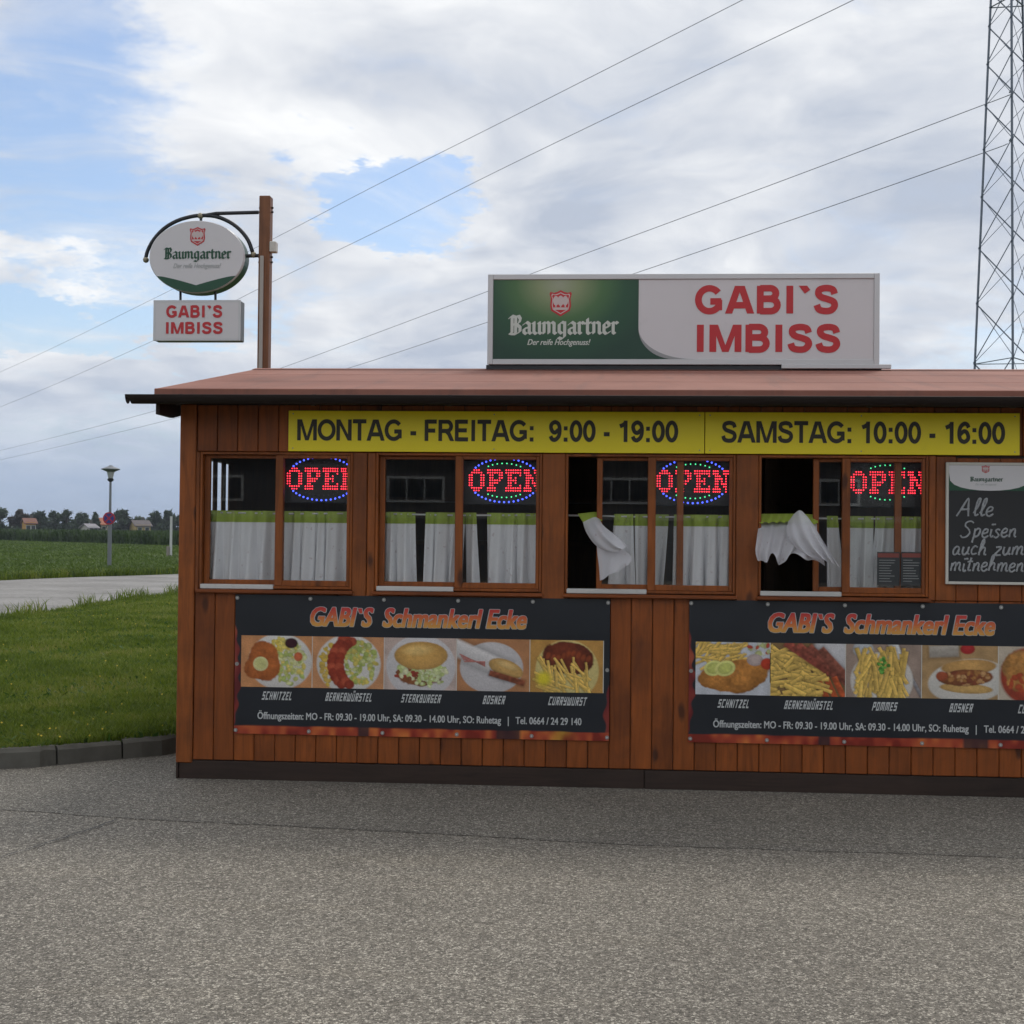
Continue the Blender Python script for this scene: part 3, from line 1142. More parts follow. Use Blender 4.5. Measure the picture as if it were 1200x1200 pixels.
for side, arm, z in arms:
    if not side:
        MB().beam(pleg(1, z), pleg(1, z) * .4 + Vector((0, 0, z * .6)), .05).build('insulator', M['pylon'], t)
        continue
    tip = perp * side * arm + Vector((0, 0, z))
    m = MB()
    m.beam(Vector((0, 0, z + .35)), tip, .09)
    m.beam(Vector((0, 0, z - .1)), tip, .07)
    m.build('cross_arm', M['pylon'], t)

# ------------------------------------------------------------------ the hut
XL, XR = -2.77, 3.55
DEPTH = 4.28
ZPL, ZSILL, ZWT, ZTOP = .122, 1.222, 2.118, 2.425
hut = thing('snack_hut', 'long brown wooden snack hut with low reddish roof and serving windows', 'hut', (0, 0, 0))
WIN = []
for a, b in ((234, 413), (440, 635), (662.5, 862), (889, 1088)):
    WIN.append((W(a, 615).x, W(b, 615).x))


def holed(axis, c0, c1, u0, u1, z0, z1, holes_):
    """wall slab with rectangular openings; axis 'x': plane x=const running along y"""
    us = sorted({u0, u1} | {h for q in holes_ for h in q[:2]})
    zs = sorted({z0, z1} | {h for q in holes_ for h in q[2:]})
    m = MB()
    for a, b in zip(us, us[1:]):
        for c, d in zip(zs, zs[1:]):
            if any(q[0] <= a and b <= q[1] and q[2] <= c and d <= q[3] for q in holes_):
                continue
            if axis == 'x':
                m.box(c0, c1, a, b, c, d)
            else:
                m.box(a, b, c0, c1, c, d)
    return m


SW0, SW1 = .30, 1.12      # side window
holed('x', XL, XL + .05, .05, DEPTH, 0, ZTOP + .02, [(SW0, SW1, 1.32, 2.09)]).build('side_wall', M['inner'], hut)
for ya, yb_ in ((.52, .61), (.725, .82), (.90, 1.13)):
    MB().cbox(XL + .0505, XL + .060, ya, yb_, 1.32, 2.09, .002).build('side_window_bar', M['inner'], hut)
bw = [W(297, 560, DEPTH), W(306, 551, DEPTH), W(314, 560, DEPTH), W(320, 551, DEPTH)]
holed('y', DEPTH, DEPTH + .05, XL, XR, 0, ZTOP + .02, [(bw[0].x, bw[1].x, bw[0].z, bw[1].z), (bw[2].x, bw[3].x, bw[0].z, bw[1].z)]).build('back_wall', M['inner'], hut)
MB().box(XR - .05, XR, .05, DEPTH, 0, ZTOP + .02).build('side_wall', M['inner'], hut)
for x in (XL, XR - .05):
    MB().add([(x, -.02, ZTOP + .02), (x, DEPTH, ZTOP + .02), (x, 2.14, 2.83), (x + .05, -.02, ZTOP + .02), (x + .05, DEPTH, ZTOP + .02), (x + .05, 2.14, 2.83)],
             [(0, 2, 1), (3, 4, 5), (0, 1, 4, 3), (1, 2, 5, 4), (2, 0, 3, 5)]).build('gable', M['plank'], hut)
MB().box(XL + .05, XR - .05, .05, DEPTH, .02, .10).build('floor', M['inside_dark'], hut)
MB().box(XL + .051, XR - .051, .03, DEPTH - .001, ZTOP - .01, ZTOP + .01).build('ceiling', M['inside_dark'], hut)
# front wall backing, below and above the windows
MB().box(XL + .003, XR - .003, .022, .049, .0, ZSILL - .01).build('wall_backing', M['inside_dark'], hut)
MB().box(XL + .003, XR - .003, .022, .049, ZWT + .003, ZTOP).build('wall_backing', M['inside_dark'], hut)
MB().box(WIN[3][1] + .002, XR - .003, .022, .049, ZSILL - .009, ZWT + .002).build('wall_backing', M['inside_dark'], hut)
# counter and shelves just readable in the dark
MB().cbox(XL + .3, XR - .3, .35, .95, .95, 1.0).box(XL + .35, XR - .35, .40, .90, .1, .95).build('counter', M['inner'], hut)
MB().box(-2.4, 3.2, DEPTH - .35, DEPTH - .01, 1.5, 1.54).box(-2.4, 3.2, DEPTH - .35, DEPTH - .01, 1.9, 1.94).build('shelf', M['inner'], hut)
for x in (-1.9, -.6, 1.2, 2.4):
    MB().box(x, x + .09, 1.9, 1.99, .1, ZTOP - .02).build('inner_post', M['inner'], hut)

# front boards: shared meshes, one object per board
PIT = .1345


def plank_mesh(w, h, name, mat):
    return MB().cbox(0, w, 0, .0215, 0, h, .0045).mesh(name, mat)


rp = random.Random(5)
lowm = plank_mesh(PIT - .0035, ZSILL - .012 - ZPL, 'plank', M['plank'])
upm = plank_mesh(PIT - .0035, ZTOP - .002 - ZWT - .003, 'plank', M['plank'])
midm = plank_mesh(PIT - .0035, ZWT - ZSILL - .004, 'plank', M['plank'])
x = XL + .098
while x < XR - .1:
    link('plank', lowm, hut, (x, rp.uniform(-.0015, .0015), ZPL))
    link('plank', upm, hut, (x, rp.uniform(-.0015, .0015), ZWT + .003))
    if x > WIN[3][1] + .04:
        link('plank', midm, hut, (x, rp.uniform(-.0015, .0015), ZSILL - .009))
    x += PIT
# corner boards
MB().cbox(XL - .012, XL + .094, -.012, .021, ZPL - .02, ZTOP - .001, .005).build('corner_board', M['trim'], hut)
MB().cbox(XR - .10, XR + .012, -.012, .021, ZPL - .02, ZTOP - .001, .005).build('corner_board', M['trim'], hut)
MB().cbox(WIN[3][1] + .002, WIN[3][1] + .042, -.010, .021, ZSILL - .008, ZWT, .004).build('trim_board', M['trim'], hut)
xf = XL + .098
while xf <= WIN[3][1] + .04:
    xf += PIT
MB().cbox(WIN[3][1] + .045, xf - .003, -.001, .0205, ZSILL - .009, ZWT - .002, .004).build('trim_board', M['trim'], hut)
# posts between the windows
for k in range(3):
    a, b = WIN[k][1] + .002, WIN[k + 1][0] - .002
    if k == 0:
        MB().cbox(a, a + (b - a) * .62, -.010, .09, ZSILL - .035, ZWT + .001, .005).build('window_post', M['trim'], hut)
        MB().cbox(a + (b - a) * .62 + .003, b, -.004, .09, ZSILL - .03, ZWT + .001, .005).build('window_post', M['trim'], hut)
    else:
        MB().cbox(a, b, -.010, .09, ZSILL - .035 - .01 * k, ZWT + .001, .005).build('window_post', M['trim'], hut)
MB().cbox(XL + .095, WIN[0][0] - .002, -.006, .09, ZSILL - .005, ZWT + .001, .004).build('window_post', M['trim'], hut)
# plinth boards
xj = W(755, 915).x
MB().cbox(XL + .004, xj - .002, .003, .03, -.02, ZPL - .021 + .016).build('plinth_board', M['plinth'], hut)
MB().cbox(xj + .002, XR - .004, .003, .03, -.02, ZPL - .021 + .016).build('plinth_board', M['plinth'], hut)
MB().cbox(XL - .011, XL + .003, -.008, .06, -.02, ZPL - .021, .002).build('plinth_board', M['plinth'], hut)

# windows: outer frame, fixed right sash in front, sliding left sash behind


def frame4(m, x0, x1, z0, z1, y0, y1, w, wb_=None, wt=None, wl=None):
    wb_, wt, wl = wb_ or w, wt or w, wl or w
    m.cbox(x0, x0 + wl, y0, y1, z0, z1, .003)
    m.cbox(x1 - w, x1, y0, y1, z0, z1, .003)
    m.cbox(x0 + wl, x1 - w, y0 + .001, y1 - .001, z0, z0 + wb_, .003)
    m.cbox(x0 + wl, x1 - w, y0 + .001, y1 - .001, z1 - wt, z1, .003)
    return m


SLIDE = [0, 0, 0, 0]
SLIDE[2] = W(705, 615).x - W(671.5, 615).x
SLIDE[3] = W(960, 615).x - W(898, 615).x
for k, (a, b) in enumerate(WIN):
    z0, z1 = ZSILL + .012, ZWT
    fr = frame4(MB(), a, b, z0, z1, -.004, .095, .016, .018).build('window', M['trim'], hut)
    xm = (W((322, 533, 759, 987)[k], 615).x)
    # fixed sash
    ra, rb = xm, b - .017
    frame4(MB(), ra, rb, z0 + .019, z1 - .017, .004, .036, .022, .036, .022, .050).build('sash', M['trim'], fr)
    MB().box(ra + .046, rb - .018, .018, .022, z0 + .05, z1 - .035).build('pane', M['glass'], fr)
    # sliding sash
    la = a + .017 + SLIDE[k]
    lb = la + (xm + .046 - a - .017)
    frame4(MB(), la, lb, z0 + .019, z1 - .017, .042, .074, .042, .036, .022, .036).build('sash', M['trim'], fr)
    MB().box(la + .032, lb - .038, .056, .060, z0 + .05, z1 - .035).build('pane', M['glass'], fr)
    # white sliding track showing below the left half, wooden ledge under everything
    MB().cbox(a + .012, xm - .004, -.014, .039, z0 - .004, z0 + .026, .003).build('track', M['white'], fr)
    MB().cbox(a - .012, b + .012, -.045, .018, z0 - .030, z0 - .006, .005).build('sill', M['plank_h'], fr)

# roof: lapped strips on two slopes, verge boards, fascia, gutter
VX0, VX1 = -2.853, 3.66
EY, EZ = -.30, 2.493
RY, RZ = 2.143, 2.914


def slope(y0f, y1f, lift, flip):
    def at(f, z):
        y = EY + (RY - EY) * f
        zz_ = EZ + (RZ - EZ) * f + z
        return (2 * RY - y if flip else y), zz_
    (ya, za), (yb, zb) = at(y0f, lift), at(y1f, 0.002)
    vs_ = []
    for x in (VX0, VX1):
        vs_ += [(x, ya, za), (x, yb, zb), (x, yb, zb - .014), (x, ya, za - .014)]
    fs_ = [(0, 4, 5, 1), (3, 2, 6, 7), (0, 3, 7, 4), (1, 5, 6, 2), (0, 1, 2, 3), (4, 7, 6, 5)]
    return MB().add(vs_, fs_)


roofp = MB()
for fl_ in (0, 1):
    def yy(y):
        return 2 * RY - y if fl_ else y
    vs_ = []
    for x in (VX0 + .004, VX1 - .004):
        vs_ += [(x, yy(EY + .004), EZ - .013), (x, yy(RY), RZ - .013), (x, yy(RY), RZ - .055), (x, yy(EY + .004), EZ - .040)]
    roofp.add(vs_, [(0, 4, 5, 1), (3, 2, 6, 7), (0, 3, 7, 4), (1, 5, 6, 2), (0, 1, 2, 3), (4, 7, 6, 5)])
roofo = roofp.build('roof', M['roof'], hut)
for fl_ in (0, 1):
    for a, b in ((0, .36), (.34, .70), (.68, 1.0)):
        slope(a, b, .003, fl_).build('roof_strip', M['roof'], roofo)
MB().add([(VX0 - .004, RY - .12, RZ - .014), (VX0 - .004, RY, RZ + .010), (VX0 - .004, RY + .12, RZ - .014), (VX1 + .004, RY - .12, RZ - .014), (VX1 + .004, RY, RZ + .010), (VX1 + .004, RY + .12, RZ - .014)],
         [(0, 3, 4, 1), (1, 4, 5, 2), (0, 1, 2), (3, 5, 4), (0, 2, 5, 3)]).build('ridge_cap', M['roof'], roofo)
# eave edging, fascia and boarded soffit
MB().cbox(VX0 - .003, VX1 + .003, EY - .014, EY + .003, EZ - .042, EZ + .004, .004).build('eave_edging', M['roof'], hut)
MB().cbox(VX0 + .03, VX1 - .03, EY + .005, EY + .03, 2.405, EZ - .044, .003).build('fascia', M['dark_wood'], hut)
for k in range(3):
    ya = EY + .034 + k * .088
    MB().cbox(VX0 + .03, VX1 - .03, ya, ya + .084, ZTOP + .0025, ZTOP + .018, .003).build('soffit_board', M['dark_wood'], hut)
for x in (VX0 + .004, VX1 - .028):
    m = MB()
    for fl_ in (0, 1):
        def yy2(y):
            return 2 * RY - y if fl_ else y
        pts = [(yy2(EY + .002), EZ - .043), (yy2(RY), RZ - .058), (yy2(RY), RZ - .20), (yy2(EY + .28), 2.335), (yy2(EY + .002), 2.335)]
        vs_ = [(x, y, z) for y, z in pts] + [(x + .024, y, z) for y, z in pts]
        n = 5
        m.add(vs_, [tuple(range(n)), tuple(range(2 * n - 1, n - 1, -1))] + [((i + 1) % n, i, n + i, n + (i + 1) % n) for i in range(n)])
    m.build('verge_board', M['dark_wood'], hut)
# half-round gutter, sticking out past the roof on the left
gx0, gx1 = W(150, 466, -.37).x, 3.75
m = MB()
gy, gz, gr = -.375, 2.447, .052
ring = [(gy + gr * math.cos(a), gz + gr * math.sin(a) * 1.05) for a in np.linspace(math.pi, 2 * math.pi, 11)]
ring2 = [(gy + (gr - .006) * math.cos(a), gz + .002 + (gr - .006) * math.sin(a)) for a in np.linspace(2 * math.pi, math.pi, 11)]
prof = ring + ring2
vs_ = [(gx0 + (.028 if z < gz - .03 else .0), y, z) for y, z in prof] + [(gx1, y, z) for y, z in prof]
n = len(prof)
m.add(vs_, [((i + 1) % n, i, n + i, n + (i + 1) % n) for i in range(n)])
m.add([(gx0, y, z) for y, z in ring], [tuple(range(11))])
m.build('gutter', M['gutter'], hut)
for k in range(8):
    xb = -2.7 + k * .85
    MB().cbox(xb, xb + .03, EY - .03, EY + .004, 2.40, 2.46, .003).box(xb, xb + .03, gy, EY - .03, 2.388, 2.394).build('gutter_bracket', M['gutter'], hut)

# ------------------------------------------------------------------ lettering
def text_mesh(s, shear=0.0, spacing=1.0):
    cu = bpy.data.curves.new('t', 'FONT')
    cu.body = s
    cu.shear = shear
    cu.space_character = spacing
    cu.resolution_u = 3
    o = bpy.data.objects.new('t', cu)
    COL.objects.link(o)
    dg = bpy.context.evaluated_depsgraph_get()
    me = bpy.data.meshes.new_from_object(o.evaluated_get(dg), depsgraph=dg)
    v = np.empty(len(me.vertices) * 3, np.float32)
    me.vertices.foreach_get('co', v)
    v = v.reshape(-1, 3)[:, :2]
    fs_ = [tuple(p.vertices) for p in me.polygons]
    bpy.data.objects.remove(o)
    bpy.data.curves.remove(cu)
    bpy.data.meshes.remove(me)
    return v.astype(float), fs_


def lettering(name, s, x0, x1, z0, z1, y, mat, parent, bold=.0, shear=.0, spacing=1., disp=None, boldz=None, words=True, gap=.16):
    """text fitted into the rectangle x0..x1, z0..z1 (bounds of the drawn glyphs) on the plane y;
    bold: how far each outline is thickened, in em; one object per word"""
    bz = bold * .55 if boldz is None else boldz
    v, fs_ = text_mesh(s, shear, spacing)
    lo, hi = v.min(0), v.max(0)
    lo, hi = lo - (bold, bz), hi + (bold, bz)

    def fit(a, b):
        return x0 + (a - lo[0]) / (hi[0] - lo[0]) * (x1 - x0), z0 + (b - lo[1]) / (hi[1] - lo[1]) * (z1 - z0)
    # faces and their thickened outline, as (polygon, depth step)
    polys = [([tuple(v[i]) for i in f], 0) for f in fs_]
    if bold:
        ec = {}
        for f in fs_:
            for a, b in zip(f, f[1:] + f[:1]):
                k = (min(a, b), max(a, b))
                ec[k] = ec.get(k, 0) + 1
        st = 0
        for (a, b), c_ in ec.items():
            if c_ == 1:
                st += 1
                pts = [(round(float(p[0]) + i * bold, 5), round(float(p[1]) + j * bz, 5)) for p in (v[a], v[b]) for i in (-1, 1) for j in (-1, 1)]
                polys.append((hull(pts), 1 + st % 60))
    polys = [q for q in polys if len(q[0]) > 2]
    # words: break where the horizontal gap is wide
    ext = sorted((min(p[0] for p in q), max(p[0] for p in q)) for q, _ in polys)
    cuts, cur = [], ext[0][1]
    for a, b in ext:
        if a > cur + (gap if words else 9.):
            cuts.append((a + cur) / 2)
        cur = max(cur, b)
    groups = {}
    for q, d in polys:
        k = sum(q[0][0] > c_ for c_ in cuts)
        groups.setdefault(k, MB())
        P = [fit(a, b) for a, b in q]
        groups[k].add([(a, y - 8e-6 * d + (disp(a, b) if disp else 0), b) for a, b in P], [tuple(range(len(P)))])
    return [g.build(name, mat, parent) for _, g in sorted(groups.items())]


def hull(pts):
    pts = sorted(set(pts))
    if len(pts) < 3:
        return pts
    def half(ps):
        h = []
        for p in ps:
            while len(h) > 1 and (h[-1][0] - h[-2][0]) * (p[1] - h[-2][1]) - (h[-1][1] - h[-2][1]) * (p[0] - h[-2][0]) <= 0:
                h.pop()
            h.append(p)
        return h[:-1]
    return half(pts) + half(pts[::-1])


def arc_pts(cx, cz, rx, rz, a0, a1, n=14):
    return [(cx + rx * math.cos(R(a0 + (a1 - a0) * k / n)), cz + rz * math.sin(R(a0 + (a1 - a0) * k / n))) for k in range(n + 1)]


def spl(pts, n=4):
    return [(p.x, p.z) for p in catmull([(a, 0, b) for a, b in pts], n)]


SIX = spl([(.58, .74), (.50, .88), (.34, .915), (.16, .76), (.10, .48), (.15, .20), (.34, .085), (.53, .19), (.555, .36), (.47, .53), (.33, .57), (.15, .43)])
# heavy grotesque capitals: advance, strokes (cap height 1)
BK = {'A': (.92, [[(.02, -.18), (.46, 1.14)], [(.90, -.18), (.46, 1.14)], [(.22, .30), (.70, .30)]]),
      'B': (.83, [[(.12, 0), (.12, 1)], [(.12, .915), (.46, .915)] + arc_pts(.46, .725, .20, .19, 85, -85, 10) + [(.12, .535)], [(.14, .53), (.48, .53)] + arc_pts(.48, .3075, .235, .2225, 85, -85, 10) + [(.12, .085)]]),
      'E': (.78, [[(.12, 0), (.12, 1)], [(.12, .915), (.70, .915)], [(.12, .51), (.65, .51)], [(.12, .085), (.72, .085)]]),
      'F': (.70, [[(.12, 0), (.12, 1)], [(.12, .915), (.66, .915)], [(.12, .49), (.58, .49)]]),
      'G': (.93, [arc_pts(.47, .5, .385, .415, 38, 318, 26), [(.795, .12), (.795, .50)], [(.50, .44), (.88, .44)]]),
      'I': (.36, [[(.18, 0), (.18, 1)]]),
      'M': (1.10, [[(.12, 0), (.12, 1)], [(.98, 0), (.98, 1)], [(.16, 1.10), (.57, -.10)], [(.94, 1.10), (.53, -.10)]]),
      'N': (.86, [[(.12, 0), (.12, 1)], [(.74, 0), (.74, 1)], [(.09, 1.08), (.77, -.08)]]),
      'O': (.94, [arc_pts(.47, .5, .385, .415, 0, 363, 34)]),
      'R': (.84, [[(.12, 0), (.12, 1)], [(.12, .915), (.48, .915)] + arc_pts(.48, .695, .21, .22, 85, -85, 10) + [(.12, .475)], [(.40, .50), (.58, .34), (.80, -.10)]]),
      'S': (.82, [spl([(.70, .70), (.63, .86), (.42, .915), (.19, .86), (.145, .71), (.24, .59), (.44, .52), (.65, .43), (.70, .27), (.59, .12), (.39, .085), (.17, .14), (.09, .31)])]),
      'T': (.74, [[(.01, .915), (.73, .915)], [(.37, 0), (.37, .92)]]),
      '0': (.66, [arc_pts(.33, .5, .235, .415, 0, 363, 30)]),
      '1': (.66, [[(.40, 0), (.40, 1)], [(.40, .90), (.28, .80), (.10, .73)]]),
      '6': (.66, [SIX]), '9': (.66, [[(.66 - a, 1 - b) for a, b in SIX]]),
      ':': (.36, [[(.18, 0), (.18, .19)], [(.18, .53), (.18, .72)]]), '-': (.40, [[(.05, .36), (.35, .36)]]),
      '`': (.40, [[(.08, 1.08), (.30, .78)]]), ' ': (.32, [])}


def clip_z(poly, z, keep_above):
    out = []
    for p, q in zip(poly, poly[1:] + poly[:1]):
        pi, qi = ((p[1] >= z) == keep_above) or p[1] == z, ((q[1] >= z) == keep_above) or q[1] == z
        if pi:
            out.append(p)
        if pi != qi:
            f = (z - p[1]) / (q[1] - p[1])
            out.append((p[0] + (q[0] - p[0]) * f, z))
    return out


def block(name, s, x0, x1, z0, z1, y, mat, parent, w=.185, track=.0):
    """painted sign lettering from constant-width strokes; one object per word"""
    tot = sum(BK[c][0] + track for c in s) - track
    kx, kz = (x1 - x0) / (tot - .06), z1 - z0
    cur, st, cwd = -.03, 0, MB()
    objs = []
    for c in s + ' ':
        if c == ' ':
            if cwd.v:
                objs.append(cwd.build(name, mat, parent))
            cwd = MB()
        adv, strokes = BK[c]
        for sk in strokes:
            n_ = len(sk)
            L, Rr = [], []
            w_s = w * (.80 if c in 'MN' and len(sk) == 2 and sk[0][0] != sk[1][0] else 1.)
            for i, p in enumerate(sk):
                a, b = sk[max(i - 1, 0)], sk[min(i + 1, n_ - 1)]
                tx, tz = b[0] - a[0], b[1] - a[1]
                l_ = math.hypot(tx, tz) or 1
                nx__, nz__ = -tz / l_, tx / l_
                k = 1.0
                if 0 < i < n_ - 1:
                    ux, uz = p[0] - a[0], p[1] - a[1]
                    ul = math.hypot(ux, uz) or 1
                    k = 1 / max(.5, abs(nx__ * -uz / ul + nz__ * ux / ul))
                L.append((p[0] + nx__ * w_s / 2 * k, p[1] + nz__ * w_s / 2 * k))
                Rr.append((p[0] - nx__ * w_s / 2 * k, p[1] - nz__ * w_s / 2 * k))
            for i in range(n_ - 1):
                q = [L[i], Rr[i], Rr[i + 1], L[i + 1]]
                if c in 'AMNR':
                    q = clip_z(q, 0., True)
                    q = clip_z(q, 1., False) if len(q) > 2 else q
                if c == '`':
                    q = clip_z(q, 1., False)
                if len(q) < 3:
                    continue
                st += 1
                cwd.add([(x0 + (cur + a) * kx, y - 8e-6 * (st % 90), z0 + b * kz) for a, b in q], [tuple(range(len(q)))])
        cur += adv + track
    return objs


# squared slanted capitals of the banner captions: width, strokes in a unit box
SQ = {'S': (1, [[(1, 1), (0, 1), (0, .52), (1, .52), (1, 0), (0, 0)]]), 'C': (1, [[(1, 1), (0, 1), (0, 0), (1, 0)]]), 'H': (1, [[(0, 0), (0, 1)], [(1, 0), (1, 1)], [(0, .5), (1, .5)]]),
      'N': (1, [[(0, 0), (0, 1)], [(0, .95), (1, .05)], [(1, 0), (1, 1)]]), 'I': (.0, [[(0, 0), (0, 1)]]), 'T': (1, [[(0, 1), (1, 1)], [(.5, 0), (.5, 1)]]),
      'Z': (1, [[(0, 1), (1, 1), (0, 0), (1, 0)]]), 'E': (.9, [[(.9, 1), (0, 1), (0, 0), (.9, 0)], [(0, .5), (.7, .5)]]), 'L': (.85, [[(0, 1), (0, 0), (.85, 0)]]),
      'B': (1, [[(0, 0), (0, 1), (.88, 1), (.88, .52), (0, .52)], [(.9, .5), (1, .45), (1, 0), (0, 0)]]), 'R': (1, [[(0, 0), (0, 1), (1, 1), (1, .5), (0, .5)], [(.5, .5), (1, 0)]]),
      'W': (1.5, [[(0, 1), (0, 0), (1.5, 0), (1.5, 1)], [(.75, 0), (.75, .85)]]), 'U': (1, [[(0, 1), (0, 0), (1, 0), (1, 1)]]),
      'Ü': (1, [[(0, .92), (0, 0), (1, 0), (1, .92)], [(.22, 1.3), (.22, 1.34)], [(.78, 1.3), (.78, 1.34)]]), 'K': (1, [[(0, 0), (0, 1)], [(0, .5), (1, 1)], [(0, .5), (1, 0)]]),
      'G': (1, [[(1, 1), (0, 1), (0, 0), (1, 0), (1, .48), (.55, .48)]]), 'O': (1, [[(0, 0), (0, 1), (1, 1), (1, 0), (0, 0)]]), 'M': (1.5, [[(0, 0), (0, 1), (1.5, 1), (1.5, 0)], [(.75, 1), (.75, .12)]]),
      'P': (1, [[(0, 0), (0, 1), (1, 1), (1, .45), (0, .45)]]), 'Y': (1, [[(0, 1), (0, .5), (1, .5)], [(1, 1), (1, 0), (.15, 0)]]), 'A': (1, [[(0, 0), (0, 1), (1, 1), (1, 0)], [(0, .45), (1, .45)]])}


def squared(name, s, x0, x1, z0, z1, y, mat, parent, disp):
    gap, w = .95, .42
    tot = sum(SQ[c][0] + gap for c in s) - gap + w
    kx, kz = (x1 - x0) / tot, (z1 - z0) / 1.24
    m = MB()
    cur, st = w / 2, 0
    for c in s:
        for sk in SQ[c][1]:
            for p, q in zip(sk, sk[1:]):
                st += 1
                a, b = (cur + p[0], .12 + p[1]), (cur + q[0], .12 + q[1])
                hx, hz_2 = w / 2, .12
                pl = hull([(round(e[0] + i * hx, 5), round(e[1] + j * hz_2, 5)) for e in (a, b) for i in (-1, 1) for j in (-1, 1)])
                P = [(x0 + u * kx + .25 * v * kz, z0 + v * kz) for u, v in pl]
                m.add([(u, y - 1e-5 * (st % 60) + disp(u, v), v) for u, v in P], [tuple(range(len(P)))])
        cur += SQ[c][0] + gap
    return m.build(name, mat, parent)


BL = {'B': (1.0, [[(.18, 1.42), (.18, .12)], [(.0, .06), (.2, .0), (.5, .0), (.82, .18), (.82, .55), (.55, .78), (.22, .76)], [(-.02, 1.30), (.15, 1.47), (.42, 1.38), (.70, 1.46), (.84, 1.22), (.76, .92), (.50, .78)], [(.47, 1.36), (.47, .08)]]),
      'a': (.80, [[(.12, .78), (.34, .97), (.56, .82), (.56, .14), (.70, .02)], [(.56, .56), (.14, .42), (.14, .14), (.32, .0), (.56, .18)]]),
      'u': (.80, [[(.04, .90), (.14, .94), (.14, .14), (.32, .0), (.56, .18)], [(.48, .90), (.58, .94), (.58, .12), (.72, .02)]]),
      'm': (1.22, [[(.04, .90), (.15, .92), (.15, .06)], [(.15, .76), (.38, .97), (.54, .84), (.54, .06)], [(.54, .76), (.78, .97), (.95, .84), (.95, .12), (1.1, .02)]]),
      'n': (.82, [[(.04, .90), (.15, .92), (.15, .06)], [(.15, .76), (.38, .97), (.58, .84), (.58, .12), (.72, .02)]]),
      'g': (.80, [[(.58, .88), (.34, .97), (.14, .80), (.14, .20), (.34, .04), (.58, .20)], [(.58, .94), (.58, -.22), (.38, -.40), (.08, -.30)]]),
      'r': (.60, [[(.04, .90), (.15, .92), (.15, .12), (.28, .02)], [(.15, .74), (.34, .96), (.50, .84)]]),
      't': (.56, [[(.20, 1.22), (.20, .14), (.34, .0), (.50, .10)], [(.0, .86), (.46, .90)]]),
      'e': (.72, [[(.14, .46), (.54, .60), (.54, .82), (.34, .98), (.14, .80), (.14, .16), (.32, .0), (.60, .16)]])}


def blackletter(name, s, x0, x1, zb, zx, y, mat, parent, nib=.21, disp=None):
    """broad-nib lettering: baseline zb, x-height zx"""
    tot = sum(BL[c][0] for c in s) - .08
    kx, kz = (x1 - x0) / tot, zx - zb
    na = (nib / 2 * math.cos(R(38)), nib / 2 * math.sin(R(38)))
    nb2 = (-.025 * math.sin(R(38)), .025 * math.cos(R(38)))
    m = MB()
    cur, li = 0., 0
    for c in s:
        wd_, strokes = BL[c]
        for st in strokes:
            for p, q in zip(st, st[1:]):
                pts = []
                for e in (p, q):
                    for i in (-1, 1):
                        for j in (-1, 1):
                            pts.append((round(e[0] + cur + i * na[0] + j * nb2[0], 5), round(e[1] + i * na[1] + j * nb2[1], 5)))
                hp = hull(pts)
                li += 1
                pl = [(x0 + a * kx, zb + b * kz) for a, b in hp]
                m.add([(a, y - .00004 * li + (disp(a, b) if disp else 0), b) for a, b in pl], [tuple(range(len(pl)))])
        cur += wd_
    return m.build(name, mat, parent)


M['crest_w'] = plain('crest_pale', (.62, .52, .50), .45)


def crest(parent, cx, cz, w, h, y, red):
    """small shield: red border, pale line, three sheaves over a bar"""
    def sh(k):
        o = [(-.5, .38), (-.46, .46), (-.3, .42), (-.15, .46), (0, .53), (.15, .46), (.3, .42), (.46, .46), (.5, .38), (.44, .2), (.47, -.1), (.42, -.3), (.2, -.42), (0, -.53), (-.2, -.42), (-.42, -.3), (-.47, -.1), (-.44, .2)]
        return [(cx + a * w * k, cz + b * h * k) for a, b in o][::-1]
    root = MB().add([(a, y, b) for a, b in sh(1.0)], [tuple(range(18))]).build('crest', red, parent)
    m = MB()
    m.add([(a, y - .0006, b) for a, b in sh(.84)], [tuple(range(18))])
    m.build('crest_line', M['crest_w'], root)
    MB().add([(a, y - .0012, b) for a, b in sh(.76)], [tuple(range(18))]).build('crest_field', red, root)
    m = MB()
    for dx, rr in ((-.21, .13), (.0, .14), (.21, .13)):
        n = 14
        m.add([(cx + (dx + rr * math.cos(2 * math.pi * k / n)) * w, y - .0018 - .0002 * (dx > 0) - .0004 * (dx == 0), cz + (.10 + 1.5 * rr * math.sin(2 * math.pi * k / n)) * h) for k in range(n)], [tuple(range(n))])
        m.add([(cx + (dx - .03) * w, y - .0019, cz - .16 * h), (cx + (dx + .03) * w, y - .0019, cz - .16 * h), (cx + (dx + .03) * w, y - .0019, cz - .08 * h), (cx + (dx - .03) * w, y - .0019, cz - .08 * h)], [(0, 1, 2, 3)])
    m.add([(cx - .32 * w, y - .002, cz - .27 * h), (cx + .32 * w, y - .002, cz - .27 * h), (cx + .32 * w, y - .002, cz - .17 * h), (cx - .32 * w, y - .002, cz - .17 * h)], [(0, 1, 2, 3)])
    m.build('crest_emblem', M['crest_w'], root)


def wz(px, py, y):
    p = W(px, py, y)
    return p.x, p.z


